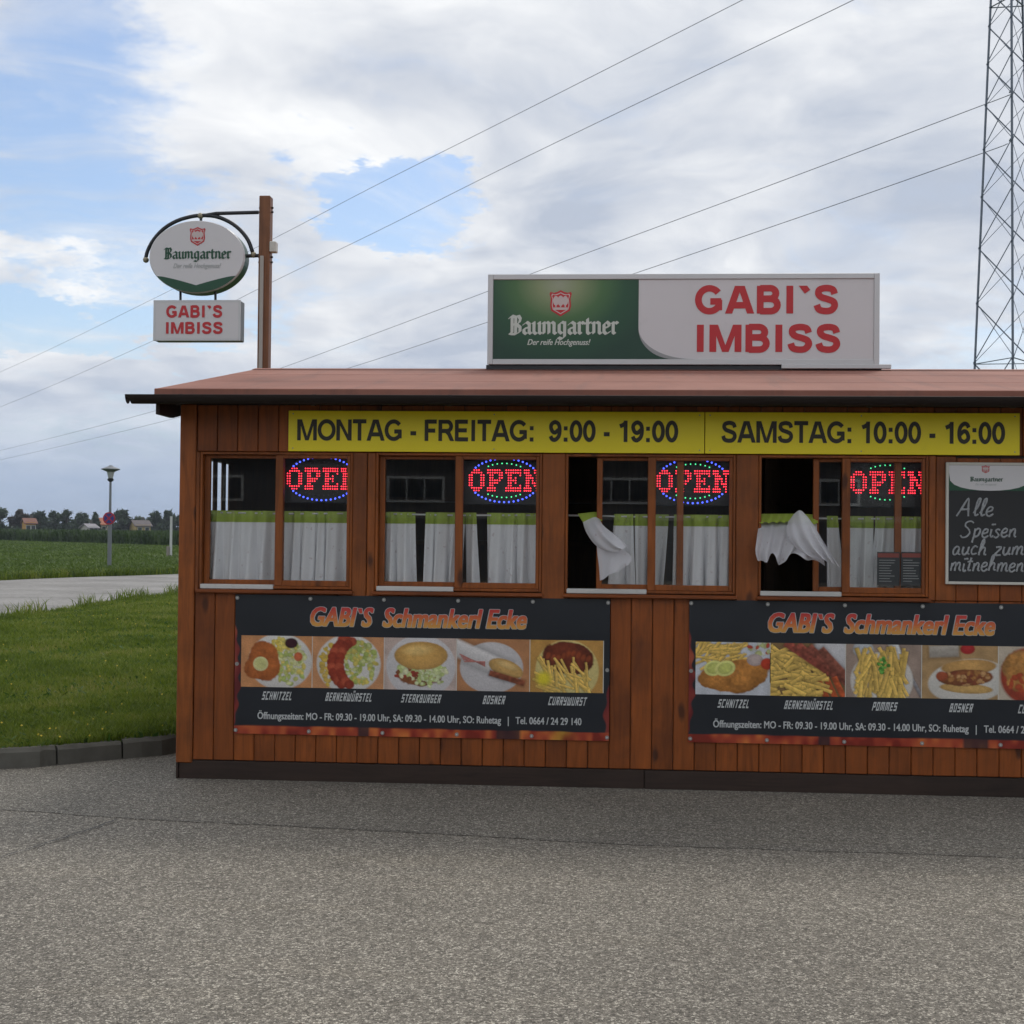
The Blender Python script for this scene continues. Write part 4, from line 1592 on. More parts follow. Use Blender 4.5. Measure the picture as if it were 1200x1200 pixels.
# yellow opening-hours boards
def hours(px0, px1, txt, tx0, tx1, label):
    p0, p1 = W(px0, 508, -.02), W(px1, 508, -.02)
    t_ = thing('hours_sign', label, 'sign', (0, 0, 0), 'yellow opening hours boards')
    z0, z1 = 2.124, 2.386
    MB().cbox(p0.x, p1.x, -.021, -.007, z0, z1, .0015).build('board', M['yellow'], t_)
    block('lettering', txt, W(tx0, 508, -.02).x, W(tx1, 508, -.02).x, 2.194, 2.330, -.0225, M['ink'], t_, .195, .03)
    for xx in (p0.x + .03, (p0.x + p1.x) / 2, p1.x - .03):
        for z in (z0 + .02, z1 - .02):
            disc(MB(), xx, z, .004, -.0225, -.0205, 8).build('screw', M['screw'], t_)


hours(338, 825.4, 'MONTAG - FREITAG:  9:00 - 19:00', 348.5, 794, 'long yellow board with weekday opening hours above the left windows')
hours(826.4, 1195, 'SAMSTAG: 10:00 - 16:00', 846, 1177, 'shorter yellow board with Saturday opening hours above the right windows')

# ------------------------------------------------------------------ menu banners
def vnoise(h, w, gh, gw, r):
    g = r.random((gh + 2, gw + 2))
    yy_, xx_ = np.linspace(0, gh, h), np.linspace(0, gw, w)
    y0, x0 = yy_.astype(int), xx_.astype(int)
    fy, fx = (yy_ - y0)[:, None], (xx_ - x0)[None, :]
    fy, fx = fy * fy * (3 - 2 * fy), fx * fx * (3 - 2 * fx)
    a, b, c, d = g[y0][:, x0], g[y0][:, x0 + 1], g[y0 + 1][:, x0], g[y0 + 1][:, x0 + 1]
    return (a * (1 - fx) + b * fx) * (1 - fy) + (c * (1 - fx) + d * fx) * fy


class Pic:
    """tiny painter for the printed food photographs; x 0..1.3, y 0..1 downwards"""
    def __init__(s, seed, bg_, w=110, h=84):
        s.r = np.random.default_rng(seed)
        s.w, s.h = w, h
        s.X, s.Y = np.meshgrid(np.linspace(0, 1.3, w), np.linspace(0, 1, h))
        s.c = np.ones((h, w, 3)) * np.array(bg_, float)
        s.n1 = vnoise(h, w, 7, 9, s.r)
        s.n2 = vnoise(h, w, 24, 30, s.r)
        s.c *= (.86 + .28 * s.n1)[..., None]

    def blend(s, mask, col, tex=.25):
        col = np.array(col, float) * (1 - tex + 2 * tex * (.5 * s.n1 + .5 * s.n2))[..., None]
        s.c = s.c * (1 - mask[..., None]) + col * mask[..., None]

    def ell(s, cx, cy, rx, ry, col, rot=0, soft=.08, tex=.25, wob=.0, shade=.35):
        a = R(rot)
        u = ((s.X - cx) * math.cos(a) + (s.Y - cy) * math.sin(a)) / rx
        v = (-(s.X - cx) * math.sin(a) + (s.Y - cy) * math.cos(a)) / ry
        d = np.sqrt(u * u + v * v) + wob * (s.n1 - .5) * 2 + wob * (s.n2 - .5)
        mk = np.clip((1 - d) / soft, 0, 1)
        sh_ = 1 - shade * np.clip(d, 0, 1) ** 2 + .18 * np.clip(-v, 0, 1)
        col3 = np.array(col, float)[None, None] * sh_[..., None]
        col3 = col3 * (1 - tex + 2 * tex * (.5 * s.n1 + .5 * s.n2))[..., None]
        s.c = s.c * (1 - mk[..., None]) + col3 * mk[..., None]

    def stick(s, x0, y0, x1, y1, w, col, tex=.15):
        dx, dy = x1 - x0, y1 - y0
        L = math.hypot(dx, dy) + 1e-6
        u = ((s.X - x0) * dx + (s.Y - y0) * dy) / L
        v = ((s.X - x0) * -dy + (s.Y - y0) * dx) / L
        d = np.maximum(np.abs(v) / w, np.maximum(-u, u - L) / (w * .7) + 0)
        mk = np.clip((1 - d) / .3, 0, 1)
        out = np.clip((1.5 - d) / .5, 0, 1) * .45
        s.c = s.c * (1 - out[..., None] * .6)
        sh_ = 1.0 - .28 * v / w
        col3 = np.array(col, float)[None, None] * np.clip(sh_, .5, 1.4)[..., None] * (1 - tex + 2 * tex * s.n2)[..., None]
        s.c = s.c * (1 - mk[..., None]) + col3 * mk[..., None]

    def fries(s, n, cx, cy, rx, ry, a0, a1, ln=.3, w=.024):
        for i in range(n):
            x, y = cx + s.r.uniform(-1, 1) * rx, cy + s.r.uniform(-1, 1) * ry
            a = R(s.r.uniform(a0, a1))
            l_ = ln * s.r.uniform(.6, 1.1)
            k = s.r.uniform(.8, 1.15)
            s.stick(x - math.cos(a) * l_ / 2, y - math.sin(a) * l_ / 2, x + math.cos(a) * l_ / 2, y + math.sin(a) * l_ / 2, w * s.r.uniform(.8, 1.2), (.62 * k, .43 * k, .10 * k + .02))

    def bits(s, n, cx, cy, rx, ry, cols, rad=.04):
        for i in range(n):
            a, q = s.r.uniform(0, 6.283), math.sqrt(s.r.random())
            s.ell(cx + math.cos(a) * q * rx, cy + math.sin(a) * q * ry, rad * s.r.uniform(.5, 1.2), rad * s.r.uniform(.4, .9), cols[s.r.integers(len(cols))], s.r.uniform(0, 180), .3)


def pic(kind, seed):
    plate = (.55, .53, .50)
    if kind == 'schnitzel_salad':
        p = Pic(seed, (.48, .24, .11))
        p.ell(.72, .50, .60, .56, plate, 0, .05, .05, 0, .12)
        p.bits(110, .90, .52, .28, .42, [(.45, .46, .16), (.55, .55, .30), (.36, .42, .14), (.58, .48, .14)], .07)
        p.bits(26, .72, .16, .16, .12, [(.55, .42, .08), (.60, .50, .14)], .06)
        p.ell(.92, .14, .13, .11, (.05, .012, .02), 0, .2)
        p.ell(1.05, .40, .09, .10, (.50, .14, .06), 0, .25)
        for q in ((.42, .38, .30, .28, 30), (.33, .62, .28, .24, -20), (.50, .60, .24, .30, 10)):
            p.ell(q[0], q[1], q[2], q[3], (.40, .13, .035), q[4], .10, .35, .08)
        p.ell(.36, .55, .145, .145, (.52, .50, .26), 0, .08, .05, 0, .05)
        p.ell(.36, .55, .105, .105, (.46, .45, .20), 0, .1, .2, 0, .0)
    elif kind == 'sausages':
        p = Pic(seed, (.46, .24, .12))
        p.ell(.66, .52, .60, .58, plate, 0, .05, .05, 0, .10)
        p.bits(40, .30, .55, .16, .40, [(.56, .40, .08), (.50, .36, .10)], .07)
        p.bits(130, .87, .50, .29, .42, [(.42, .44, .15), (.50, .52, .26), (.34, .40, .12), (.52, .44, .12)], .07)
        p.ell(.58, .05, .14, .12, (.45, .07, .03), 0, .2)
        for off in (-.07, .07):
            for k in range(11):
                tt = k / 10
                a = math.pi * (.62 + .72 * tt)
                p.ell(.78 + off + .36 * math.cos(a), .52 - .46 * math.sin(a) * 1.0, .10, .10, (.27, .045, .022) if k % 3 else (.36, .08, .04), 0, .2, .3)
    elif kind == 'burger':
        p = Pic(seed, (.45, .36, .32))
        p.ell(.66, .55, .64, .62, (.50, .48, .48), 0, .04, .04, 0, .08)
        p.ell(.62, .72, .42, .22, (.25, .10, .04), 0, .1, .4, .1)
        p.bits(90, .68, .64, .46, .17, [(.50, .54, .28), (.42, .48, .20), (.58, .58, .38)], .07)
        p.bits(14, .45, .72, .26, .10, [(.28, .05, .03), (.20, .08, .03)], .06)
        p.bits(34, .80, .80, .26, .13, [(.52, .56, .34), (.40, .46, .18)], .06)
        p.ell(.66, .34, .50, .28, (.56, .34, .11), 0, .06, .18, .02, .4)
        p.ell(.60, .24, .34, .13, (.66, .46, .18), -4, .6, .15, 0, .2)
    elif kind == 'hotdog_wrap':
        p = Pic(seed, (.38, .19, .09))
        p.ell(.62, .55, .58, .50, (.46, .44, .44), 0, .04, .04, 0, .10)
        p.stick(-.05, .16, .80, .56, .19, (.50, .48, .47), .05)
        for k in range(5):
            p.stick(.05 + k * .02, .30 + k * .035, .50, .52 - k * .02, .012, (.38, .16, .14))
        p.ell(.88, .56, .34, .17, (.52, .33, .12), 22, .08, .2, 0, .4)
        p.stick(.62, .66, 1.18, .83, .065, (.22, .07, .035), .4)
        p.ell(.90, .50, .26, .08, (.60, .42, .18), 22, .5, .1)
    elif kind == 'currywurst':
        p = Pic(seed, (.42, .24, .07))
        p.ell(.66, .58, .58, .60, (.55, .46, .20), 0, .05, .08, 0, .12)
        p.ell(.68, .34, .48, .33, (.16, .035, .014), 8, .08, .4, .06)
        for k in range(9):
            p.ell(.32 + .09 * k, .30 + .05 * math.sin(k), .05, .08, (.26, .06, .02), 20, .3)
        p.fries(46, .62, .72, .40, .24, 15, 95, .42, .028)
        p.ell(.24, .74, .18, .18, (.62, .52, .04), 0, .6, .1)
    elif kind == 'schnitzel_fries':
        p = Pic(seed, (.46, .47, .50))
        p.fries(60, .42, .24, .42, .20, -75, 10, .34, .026)
        p.bits(16, 1.12, .12, .18, .12, [(.40, .42, .20), (.52, .52, .46), (.42, .08, .05)], .07)
        for q in ((.55, .72, .52, .24, 8), (.86, .60, .44, .30, -14), (.34, .72, .30, .18, 0)):
            p.ell(q[0], q[1], q[2], q[3], (.44, .20, .05), q[4], .08, .45, .08)
        p.ell(1.04, .33, .15, .12, (.44, .36, .34), 0, .1, .1)
        p.ell(1.25, .40, .12, .12, (.42, .05, .02), 0, .2)
        for q in ((.32, .50, .18, .15), (.52, .50, .19, .15)):
            p.ell(*q, (.58, .58, .22), -20, .08, .1, 0, .1)
            p.ell(q[0], q[1], q[2] * .75, q[3] * .75, (.50, .52, .16), -20, .15, .2)
    elif kind == 'sausage_fries':
        p = Pic(seed, (.22, .14, .06))
        p.ell(1.15, .12, .45, .45, (.50, .49, .50), 0, .2, .04)
        p.fries(80, .40, .60, .50, .45, -50, 60, .36, .045)
        for k in range(4):
            p.stick(.30 + .20 * k, .02 + .04 * k, 1.0 + .16 * k, .52 + .10 * k, .085, (.30 - .03 * k, .075, .05), .4)
        for k in range(3):
            p.stick(.82 + .15 * k, .66, .98 + .15 * k, 1.02, .06, (.40, .09, .03), .3)
        p.fries(18, .40, .80, .50, .18, -40, 40, .34, .045)
    elif kind == 'fries_cup':
        p = Pic(seed, (.30, .23, .19))
        p.ell(.30, .10, .20, .18, (.46, .48, .50), 20, .15)
        p.stick(.82, .02, .90, .26, .10, (.50, .50, .50), .1)
        p.stick(.95, .25, 1.30, .95, .035, (.22, .21, .22), .2)
        p.ell(.62, .68, .56, .55, (.55, .52, .48), 0, .06, .05, 0, .1)
        p.fries(90, .62, .58, .40, .36, 60, 125, .44, .036)
        p.bits(22, .64, .40, .10, .16, [(.10, .30, .05), (.16, .40, .08), (.06, .20, .03)], .05)
    elif kind == 'hotdog_box':
        p = Pic(seed, (.36, .24, .12))
        p.stick(.20, .12, .55, .10, .13, (.34, .31, .27), .1)
        p.ell(.78, .06, .14, .11, (.36, .03, .03), 0, .2)
        p.ell(.80, .66, .72, .42, (.52, .50, .46), -8, .06, .05, 0, .12)
        p.ell(.80, .40, .50, .15, (.50, .30, .11), -4, .1, .2)
        p.ell(.76, .80, .48, .10, (.52, .34, .13), 3, .1, .2)
        p.ell(.76, .60, .50, .16, (.24, .09, .035), -3, .1, .4, .06)
        p.bits(40, .76, .60, .42, .12, [(.36, .18, .06), (.20, .06, .03), (.44, .26, .12)], .06)
        p.ell(.34, .58, .11, .10, (.34, .09, .04), 0, .2)
    else:
        p = Pic(seed, (.46, .40, .32))
        p.ell(.52, .55, .52, .56, (.34, .06, .03), 0, .1)
        p.ell(.50, .46, .44, .42, (.42, .22, .07), 0, .1, .4, .1)
        for k in range(9):
            p.ell(.24 + .2 * (k % 3), .24 + .22 * (k // 3), .12, .11, (.48, .24, .07), 0, .25, .4)
        p.bits(16, .50, .70, .36, .20, [(.40, .08, .03)], .08)
    return p.c


def banner(xa, za, Wd, Hd, kinds, caps, seed, label):
    """xa, za: lower left corner on the wall"""
    Y0 = -.0075
    r = random.Random(seed)
    ph_ = [r.uniform(0, 6.28) for _ in range(6)]

    def disp(x, z):
        u, v = (x - xa) / Wd, (z - za) / Hd
        e = math.sin(math.pi * min(1, max(0, u))) * math.sin(math.pi * min(1, max(0, v)))
        top = max(0., (v - .72) / .28)
        sag = abs(math.sin(u * math.pi * 5))          # loose between the screws along the top
        return -(.0045 + .0040 * e * (1 + .8 * math.sin(u * 9 + ph_[0] + v * 4)) + .0030 * e * math.sin(v * 7 - u * 5 + ph_[1]) + .0065 * top * (1 - top) * 2 * sag)
    t_ = thing('menu_banner', label, 'banner', (0, 0, 0), 'dark menu banners under the windows')
    nx_, nz_ = 440, 168
    xs = np.linspace(0, Wd, nx_)
    zs = np.linspace(0, Hd, nz_)
    Xg, Zg = np.meshgrid(xs, zs)
    rn_ = np.random.default_rng(seed)
    col = np.ones((nz_, nx_, 3)) * np.array([.0155, .0185, .024])
    col *= (.85 + .3 * vnoise(nz_, nx_, 6, 14, rn_))[..., None]
    # printed flames along the foot and licking up both sides
    f1 = vnoise(nz_, nx_, 12, 60, rn_)
    f2 = vnoise(nz_, nx_, 5, 22, rn_)
    ht = .055 + .004 * (f2 - .5)
    foot = np.clip((ht - Zg) / .004, 0, 1)
    gap = np.clip((np.abs(Xg / Wd - .735) - .028) / .008, 0, 1) * np.clip((np.abs(Xg / Wd - .35) - .012) / .006, 0, 1)
    foot *= .15 + .85 * gap
    wl_ = .048 * np.clip(1 - np.abs(Zg / Hd - .42) / .36, 0, 1) ** .6 * (.55 + .6 * np.sin(Zg * 26) ** 2)
    left = np.clip((wl_ - Xg) / .006, 0, 1)
    wr_ = .040 * np.clip(1 - np.abs(Zg / Hd - .16) / .24, 0, 1) ** .6 * (.6 + .5 * np.sin(Zg * 22 + 1) ** 2)
    right = np.clip((wr_ - (Wd - Xg)) / .006, 0, 1)
    heat = np.clip(1.7 * (.6 * f1 + .4 * f2) - .42, 0, 1)
    yel = np.clip(1 - np.abs(Xg / Wd - .88) / .04, 0, 1)
    fc = np.stack([.20 + .42 * heat, .022 + .16 * heat ** 1.6 + .25 * yel * heat, .012 + .03 * heat], -1)
    fl_ = np.maximum(foot, np.maximum(left, right) * .7)[..., None]
    fc = np.where((foot > .01)[..., None], fc, fc * np.array([.75, .5, .9]))
    col = col * (1 - fl_) + fc * fl_
    dv = np.vectorize(disp)
    Yg = Y0 + dv(Xg + xa, Zg + za)
    V = np.stack([Xg + xa, Yg, Zg + za], -1).reshape(-1, 3)
    i = (np.arange(nz_ - 1)[:, None] * nx_ + np.arange(nx_ - 1)[None, :]).ravel()
    Fc = np.stack([i, i + 1, i + nx_ + 1, i + nx_], 1)
    link('sheet', np_mesh('sheet', V, Fc, M['print'], True, col.reshape(-1, 3)), t_)
    # photographs
    ph0, ph1 = za + Hd * .337, za + Hd * .706
    pw = Wd * .1935
    for k, kd in enumerate(kinds):
        px0 = xa + Wd * .0175 + k * pw
        px1 = px0 + pw - .005
        c = pic(kd, seed * 10 + k)
        h_, w_, _ = c.shape
        gx, gz_ = np.meshgrid(np.linspace(px0, px1, w_), np.linspace(ph1, ph0, h_))
        gy_ = Y0 - .0016 + dv(gx, gz_)
        V = np.stack([gx, gy_, gz_], -1).reshape(-1, 3)
        i = (np.arange(h_ - 1)[:, None] * w_ + np.arange(w_ - 1)[None, :]).ravel()
        Fc = np.stack([i, i + w_, i + w_ + 1, i + 1], 1)
        g_ = np.random.default_rng(k + seed).normal(0, 1, c.shape[:2])
        c = np.clip(c, 0, 1) ** 1.12 * 1.25 * (1 + .07 * g_[..., None])
        po = link('food_picture', np_mesh('food_picture', V, Fc, M['print'], True, np.clip(c, 0, 1).reshape(-1, 3)), t_)
        MB().add([(px1, Y0 - .0015 + disp(px1, ph0), ph0), (px1 + .005, Y0 - .0015 + disp(px1, ph0), ph0), (px1 + .005, Y0 - .0015 + disp(px1, ph1), ph1), (px1, Y0 - .0015 + disp(px1, ph1), ph1)], [(0, 1, 2, 3)]).build('picture_edge', M['frame_pale'], t_)
        cx = px0 + pw * .5
        cw = sum(SQ[c][0] + .95 for c in caps[k]) * .0118 * .5
        squared('caption', caps[k], cx - cw, cx + cw, za + Hd * .246, za + Hd * .306, Y0 - .0045, M['caption'], t_, disp)
    ttl = 'GABI`S  Schmankerl Ecke'
    tx0, tx1, tz0, tz1 = xa + Wd * .204, xa + Wd * .782, za + Hd * .778, za + Hd * .918
    for dx, dz in ((-.003, 0), (.003, 0), (0, .003), (0, -.003)):
        lettering('title_outline', ttl, tx0 + dx, tx1 + dx, tz0 + dz, tz1 + dz, Y0 - .0042 - .0002 * (dx > 0) - .0004 * (dz > 0) - .0006 * (dz < 0), M['grey_ink'], t_, bold=.05, shear=.25, disp=disp)
    lettering('title', ttl, tx0, tx1, tz0, tz1, Y0 - .0056, M['flame_ink'], t_, bold=.04, shear=.25, disp=disp, gap=.10)
    lettering('hours_line', 'Öffnungszeiten: MO - FR: 09.30 - 19.00 Uhr, SA: 09.30 - 14.00 Uhr, SO: Ruhetag   |   Tel. 0664 / 24 29 140', xa + Wd * .064, xa + Wd * .928, za + Hd * .092, za + Hd * .170, Y0 - .0045, M['caption'], t_, bold=.022, disp=disp)
    for k in range(6):
        for v in (.975, .025):
            xx = xa + .012 + (Wd - .024) * k / 5
            zz_ = za + Hd * v
            sc = disc(MB(), xx, zz_, .0125, Y0 + disp(xx, zz_) - .004, .004, 12).build('screw', M['screw'], t_)
            disc(MB(), xx, zz_, .005, Y0 + disp(xx, zz_) - .007, Y0 + disp(xx, zz_) - .0035, 8).build('screw_head', M['white'], sc)
    for u in (.006, .994):
        xx, zz_ = xa + Wd * u, za + Hd * .50
        disc(MB(), xx, zz_, .0125, Y0 + disp(xx, zz_) - .004, .004, 12).build('screw', M['screw'], t_)


M['caption'] = plain('caption_ink', (.56, .58, .58), .5)


def flame_ink():
    m, b, p = mat_base('flame_ink')
    t_ = b.n('ShaderNodeTexCoord').outputs['Generated']
    z = b.sep(t_)[2]
    c = b.ramp(b.math('ADD', z, b.math('MULTIPLY', b.math('SUBTRACT', b.noise(t_, 14, 3, .6), .5), .5)), [(.1, (.62, .30, .06)), (.5, (.58, .13, .035)), (.9, (.50, .035, .03))])
    b.put(p.inputs['Base Color'], c)
    p.inputs['Roughness'].default_value = .5
    return m


M['flame_ink'] = flame_ink()
b1a, b1b = W(274, 868, -.01), W(715, 700, -.01)
banner(b1a.x, .298, b1b.x - b1a.x, .898, ['schnitzel_salad', 'sausages', 'burger', 'hotdog_wrap', 'currywurst'], ['SCHNITZEL', 'BERNERWÜRSTEL', 'STEAKBURGER', 'BOSNER', 'CURRYWURST'], 3,
       'dark menu banner with burger picture below the left pair of windows')
b2a = W(806.5, 868, -.01)
banner(b2a.x, .302, b1b.x - b1a.x, .898, ['schnitzel_fries', 'sausage_fries', 'fries_cup', 'hotdog_box', 'curry_bowl'], ['SCHNITZEL', 'BERNERWÜRSTEL', 'POMMES', 'BOSNER', 'CURRYWURST'], 5,
       'dark menu banner with fries pictures cut off by the right edge')

# ------------------------------------------------------------------ chalkboard
cb0, cb1 = W(1108, 684, -.02), W(1108, 541, -.02)
bx0, bx1, bz0, bz1 = cb0.x, cb0.x + .535, 1.318, 2.078
t = thing('chalkboard', 'framed chalkboard with white handwriting right of the last window', 'chalkboard', (0, 0, 0))
frame4(MB(), bx0, bx1, bz0, bz1, -.026, -.004, .017).build('frame', M['frame_pale'], t)
MB().box(bx0 + .015, bx1 - .015, -.016, -.006, bz0 + .015, bz1 - .015).build('slate', M['board'], t)
hz0 = W(1150, 575, -.02).z
hx0, hx1 = bx0 + .0175, bx1 - .0175
MB().box(hx0, hx1, -.0185, -.0165, hz0, bz1 - .0175).build('header', M['green'], t)
o = []
for k in range(13):
    u = k / 12
    a = math.pi * u
    o.append((hx0 + (hx1 - hx0) * (.5 - .5 * math.cos(a)), bz1 - .06 - (bz1 - .06 - hz0 - .0) * (math.sin(a) ** .55)))
MB().prism([(hx0, bz1 - .018)] + o + [(hx1, bz1 - .018)], -.0200, -.0187).build('header_panel', M['sign_white'], t)
hcx = W(1155, 550, -.02).x
crest(t, hcx, W(1155, 550, -.02).z, .050, .046, -.0205, M['red'])
blackletter('lettering', 'Baumgartner', W(1137, 560, -.02).x, W(1175, 560, -.02).x, W(1150, 564, -.02).z, W(1150, 560.5, -.02).z, -.0206, M['green'], t, .24)
lettering('tagline', 'Der reife Hochgenuss!', W(1143, 569, -.02).x, W(1168, 569, -.02).x, W(1150, 569.5, -.02).z, W(1150, 566.5, -.02).z, -.0206, M['grey_ink'], t, bold=.01, shear=.3, words=False)
# handwriting: skeleton strokes, x-height 1
HW = {'A': (1.5, [[(.0, .0), (.35, .9), (.75, 1.9), (.95, .9), (1.15, 0.)], [(.2, .7), (1.1, .75)]]),
      'l': (.62, [[(.1, .3), (.42, 1.2), (.45, 1.85), (.25, 1.7), (.2, .8), (.3, .08), (.6, .2)]]),
      'e': (.85, [[(.1, .45), (.55, .6), (.6, .9), (.35, 1.0), (.12, .7), (.15, .2), (.45, .0), (.8, .25)]]),
      'S': (1.3, [[(1.15, 1.7), (.8, 1.9), (.35, 1.75), (.3, 1.35), (.7, 1.0), (.95, .55), (.7, .1), (.25, .0), (.0, .25)]]),
      'p': (.95, [[(.15, 1.0), (.2, .2), (.15, -.65)], [(.18, .7), (.5, 1.0), (.75, .75), (.65, .2), (.35, .05), (.2, .25)]]),
      'i': (.5, [[(.15, .95), (.18, .2), (.35, .02), (.5, .2)], [(.05, 1.45), (.5, 1.5)]]),
      's': (.75, [[(.6, .85), (.35, 1.0), (.15, .78), (.4, .52), (.58, .25), (.35, .0), (.08, .12)]]),
      'n': (.95, [[(.12, .95), (.15, .5), (.15, .02)], [(.15, .55), (.45, .98), (.65, .8), (.68, .2), (.9, .05)]]),
      'a': (.95, [[(.65, .85), (.35, 1.0), (.1, .6), (.2, .08), (.5, .15), (.66, .8), (.66, .2), (.9, .05)]]),
      'u': (.95, [[(.12, .95), (.13, .3), (.35, .0), (.62, .3), (.68, .95), (.68, .25), (.9, .05)]]),
      'c': (.78, [[(.65, .85), (.35, 1.0), (.1, .55), (.25, .05), (.7, .15)]]),
      'h': (.98, [[(.1, .2), (.4, 1.4), (.35, 1.85), (.18, 1.5), (.16, .02)], [(.16, .5), (.45, .95), (.66, .75), (.68, .2), (.92, .08)]]),
      'z': (.85, [[(.1, .95), (.65, .92), (.15, .08), (.75, .05)]]),
      'm': (1.35, [[(.12, .95), (.15, .5), (.15, .02)], [(.15, .55), (.4, .98), (.58, .8), (.6, .02)], [(.6, .55), (.85, .98), (1.05, .8), (1.08, .2), (1.3, .05)]]),
      't': (.70, [[(.35, 1.55), (.28, .6), (.3, .1), (.6, .08)], [(.02, 1.05), (.62, 1.12)]]),
      ' ': (.7, [])}


def hand(name, s, px0, px1, pb, pxh, parent):
    tot = sum(HW[c][0] for c in s)
    p0, p1 = W(px0, pb, -.02), W(px1, pb, -.02)
    zb, zx = p0.z, W(px0, pxh, -.02).z
    kx, kz = (p1.x - p0.x) / tot, zx - zb
    m = MB()
    cur = 0
    rr = random.Random(len(s))
    for c in s:
        w_, sts = HW[c]
        jz = rr.uniform(-.06, .06)
        for si, st in enumerate(sts):
            pts = catmull([(p0.x + (cur + a + .22 * b) * kx, -.0166 - .0004 * si, zb + (b + jz) * kz) for a, b in st], 5)
            m.tube(pts, [.0062 * rr.uniform(.8, 1.15) for _ in pts], 5)
        cur += w_
    m.build(name, M['chalk'], parent)


hand('handwriting', 'Alle', 1121, 1164, 604.5, 593.5, t)
hand('handwriting', 'Speisen', 1125, 1191, 629.5, 619.5, t)
hand('handwriting', 'auch zum', 1115, 1199.5, 650, 640, t)
hand('handwriting', 'mitnehmen', 1112.5, 1199.5, 669, 659, t)

# ------------------------------------------------------------------ roof light box
RYF = RY - .10
zlo, zhi = W(800, 427.5, RYF).z, W(800, 321.0, RYF).z
xlo, xhi = W(571.5, 375, RYF).x, W(1030.5, 375, RYF).x
t = thing('roof_sign', 'long white and green light box sign on the roof ridge', 'sign', (0, 0, 0))
MB().cbox(xlo + .005, xhi - .005, RYF + .006, RYF + .20, zlo + .004, zhi - .004, .006).build('case', M['alu'], t)
frame4(MB(), xlo, xhi, zlo, zhi, RYF - .012, RYF + .005, .042).build('frame', M['alu'], t)
MB().box(xlo + .043, xhi - .043, RYF - .002, RYF + .004, zlo + .043, zhi - .043).build('face', M['sign_white'], t)
gx1_ = W(748.5, 350, RYF).x
gb = W(770, 421, RYF).z
za_, zb_ = zlo + .044, zhi - .044
xg0 = xlo + .044
arc = []
zc0 = W(750, 385, RYF).z
xe = W(790, 421, RYF).x
for k in range(13):
    a = math.pi / 2 * k / 12
    arc.append((xe - (xe - gx1_) * math.cos(a) ** 1.0 + 0.0, zc0 - (zc0 - za_) * math.sin(a)))
# arc from (gx1_, zc0) down to (xe, za_)
poly = [(xg0, zb_), (xg0, za_), ] + arc[::-1] + [(gx1_, zb_)]


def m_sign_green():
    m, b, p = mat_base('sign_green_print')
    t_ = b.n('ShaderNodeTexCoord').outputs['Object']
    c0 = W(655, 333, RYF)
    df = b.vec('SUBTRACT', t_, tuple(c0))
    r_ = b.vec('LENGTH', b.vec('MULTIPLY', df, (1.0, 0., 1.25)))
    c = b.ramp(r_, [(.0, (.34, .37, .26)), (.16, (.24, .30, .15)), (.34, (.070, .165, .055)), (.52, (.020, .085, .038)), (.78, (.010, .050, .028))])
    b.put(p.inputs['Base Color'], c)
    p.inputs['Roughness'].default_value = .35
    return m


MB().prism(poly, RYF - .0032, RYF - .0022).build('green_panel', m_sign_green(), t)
# page-curl crescent
arc2 = []
xe2 = W(815, 421, RYF).x
for k in range(13):
    a = math.pi / 2 * k / 12
    arc2.append((xe2 - (xe2 - gx1_) * math.cos(a) ** .92, zc0 - (zc0 - za_) * math.sin(a) ** 1.08))
MB().prism([(x_, z_) for x_, z_ in arc] + arc2[::-1][:-1], RYF - .0045, RYF - .0035).build('curl', plain('curl_grey', (.33, .34, .34), .4), t)
cp = W(657, 355.5, RYF)
crest(t, cp.x, cp.z, 26 / FPX * 10.8, 29 / FPX * 10.8, RYF - .0050, M['red'])
blackletter('lettering', 'Baumgartner', W(597.5, 385, RYF).x, W(724, 385, RYF).x, W(660, 391.5, RYF).z, W(660, 377.0, RYF).z, RYF - .0050, M['pale'], t, .27)
lettering('tagline', 'Der reife Hochgenuss!', W(618, 401, RYF).x, W(692, 401, RYF).x, W(655, 406.5, RYF).z, W(655, 397.5, RYF).z, RYF - .0045, M['pale'], t, bold=.02, shear=.35, words=False)
block('name_lettering', 'GABI`S', W(816.5, 352, RYF).x, W(981, 352, RYF).x, W(900, 367.5, RYF).z, W(900, 335.0, RYF).z, RYF - .0045, M['red'], t, .235, .13)
block('name_lettering', 'IMBISS', W(815.5, 397, RYF).x, W(983.5, 397, RYF).x, W(900, 412.5, RYF).z, W(900, 380.5, RYF).z, RYF - .0045, M['red'], t, .235, .13)
zr0 = RZ + .010
for k in range(4):
    xx = xlo + .25 + k * (xhi - xlo - .5) / 3
    MB().cbox(xx - .03, xx + .03, RYF + .02, RYF + .20, zr0 - .03, zlo + .006, .003).build('foot', M['black_iron'], t)
MB().cbox(xlo - .01, xhi + .02, RYF + .01, RYF + .19, zlo - .045, zlo - .001, .003).build('base_rail', M['black_iron'], t)
MB().cbox(xhi - .75, xhi + .09, RYF - .02, RYF + .009, zlo - .030, zlo + .004, .003).build('base_rail', M['alu'], t)

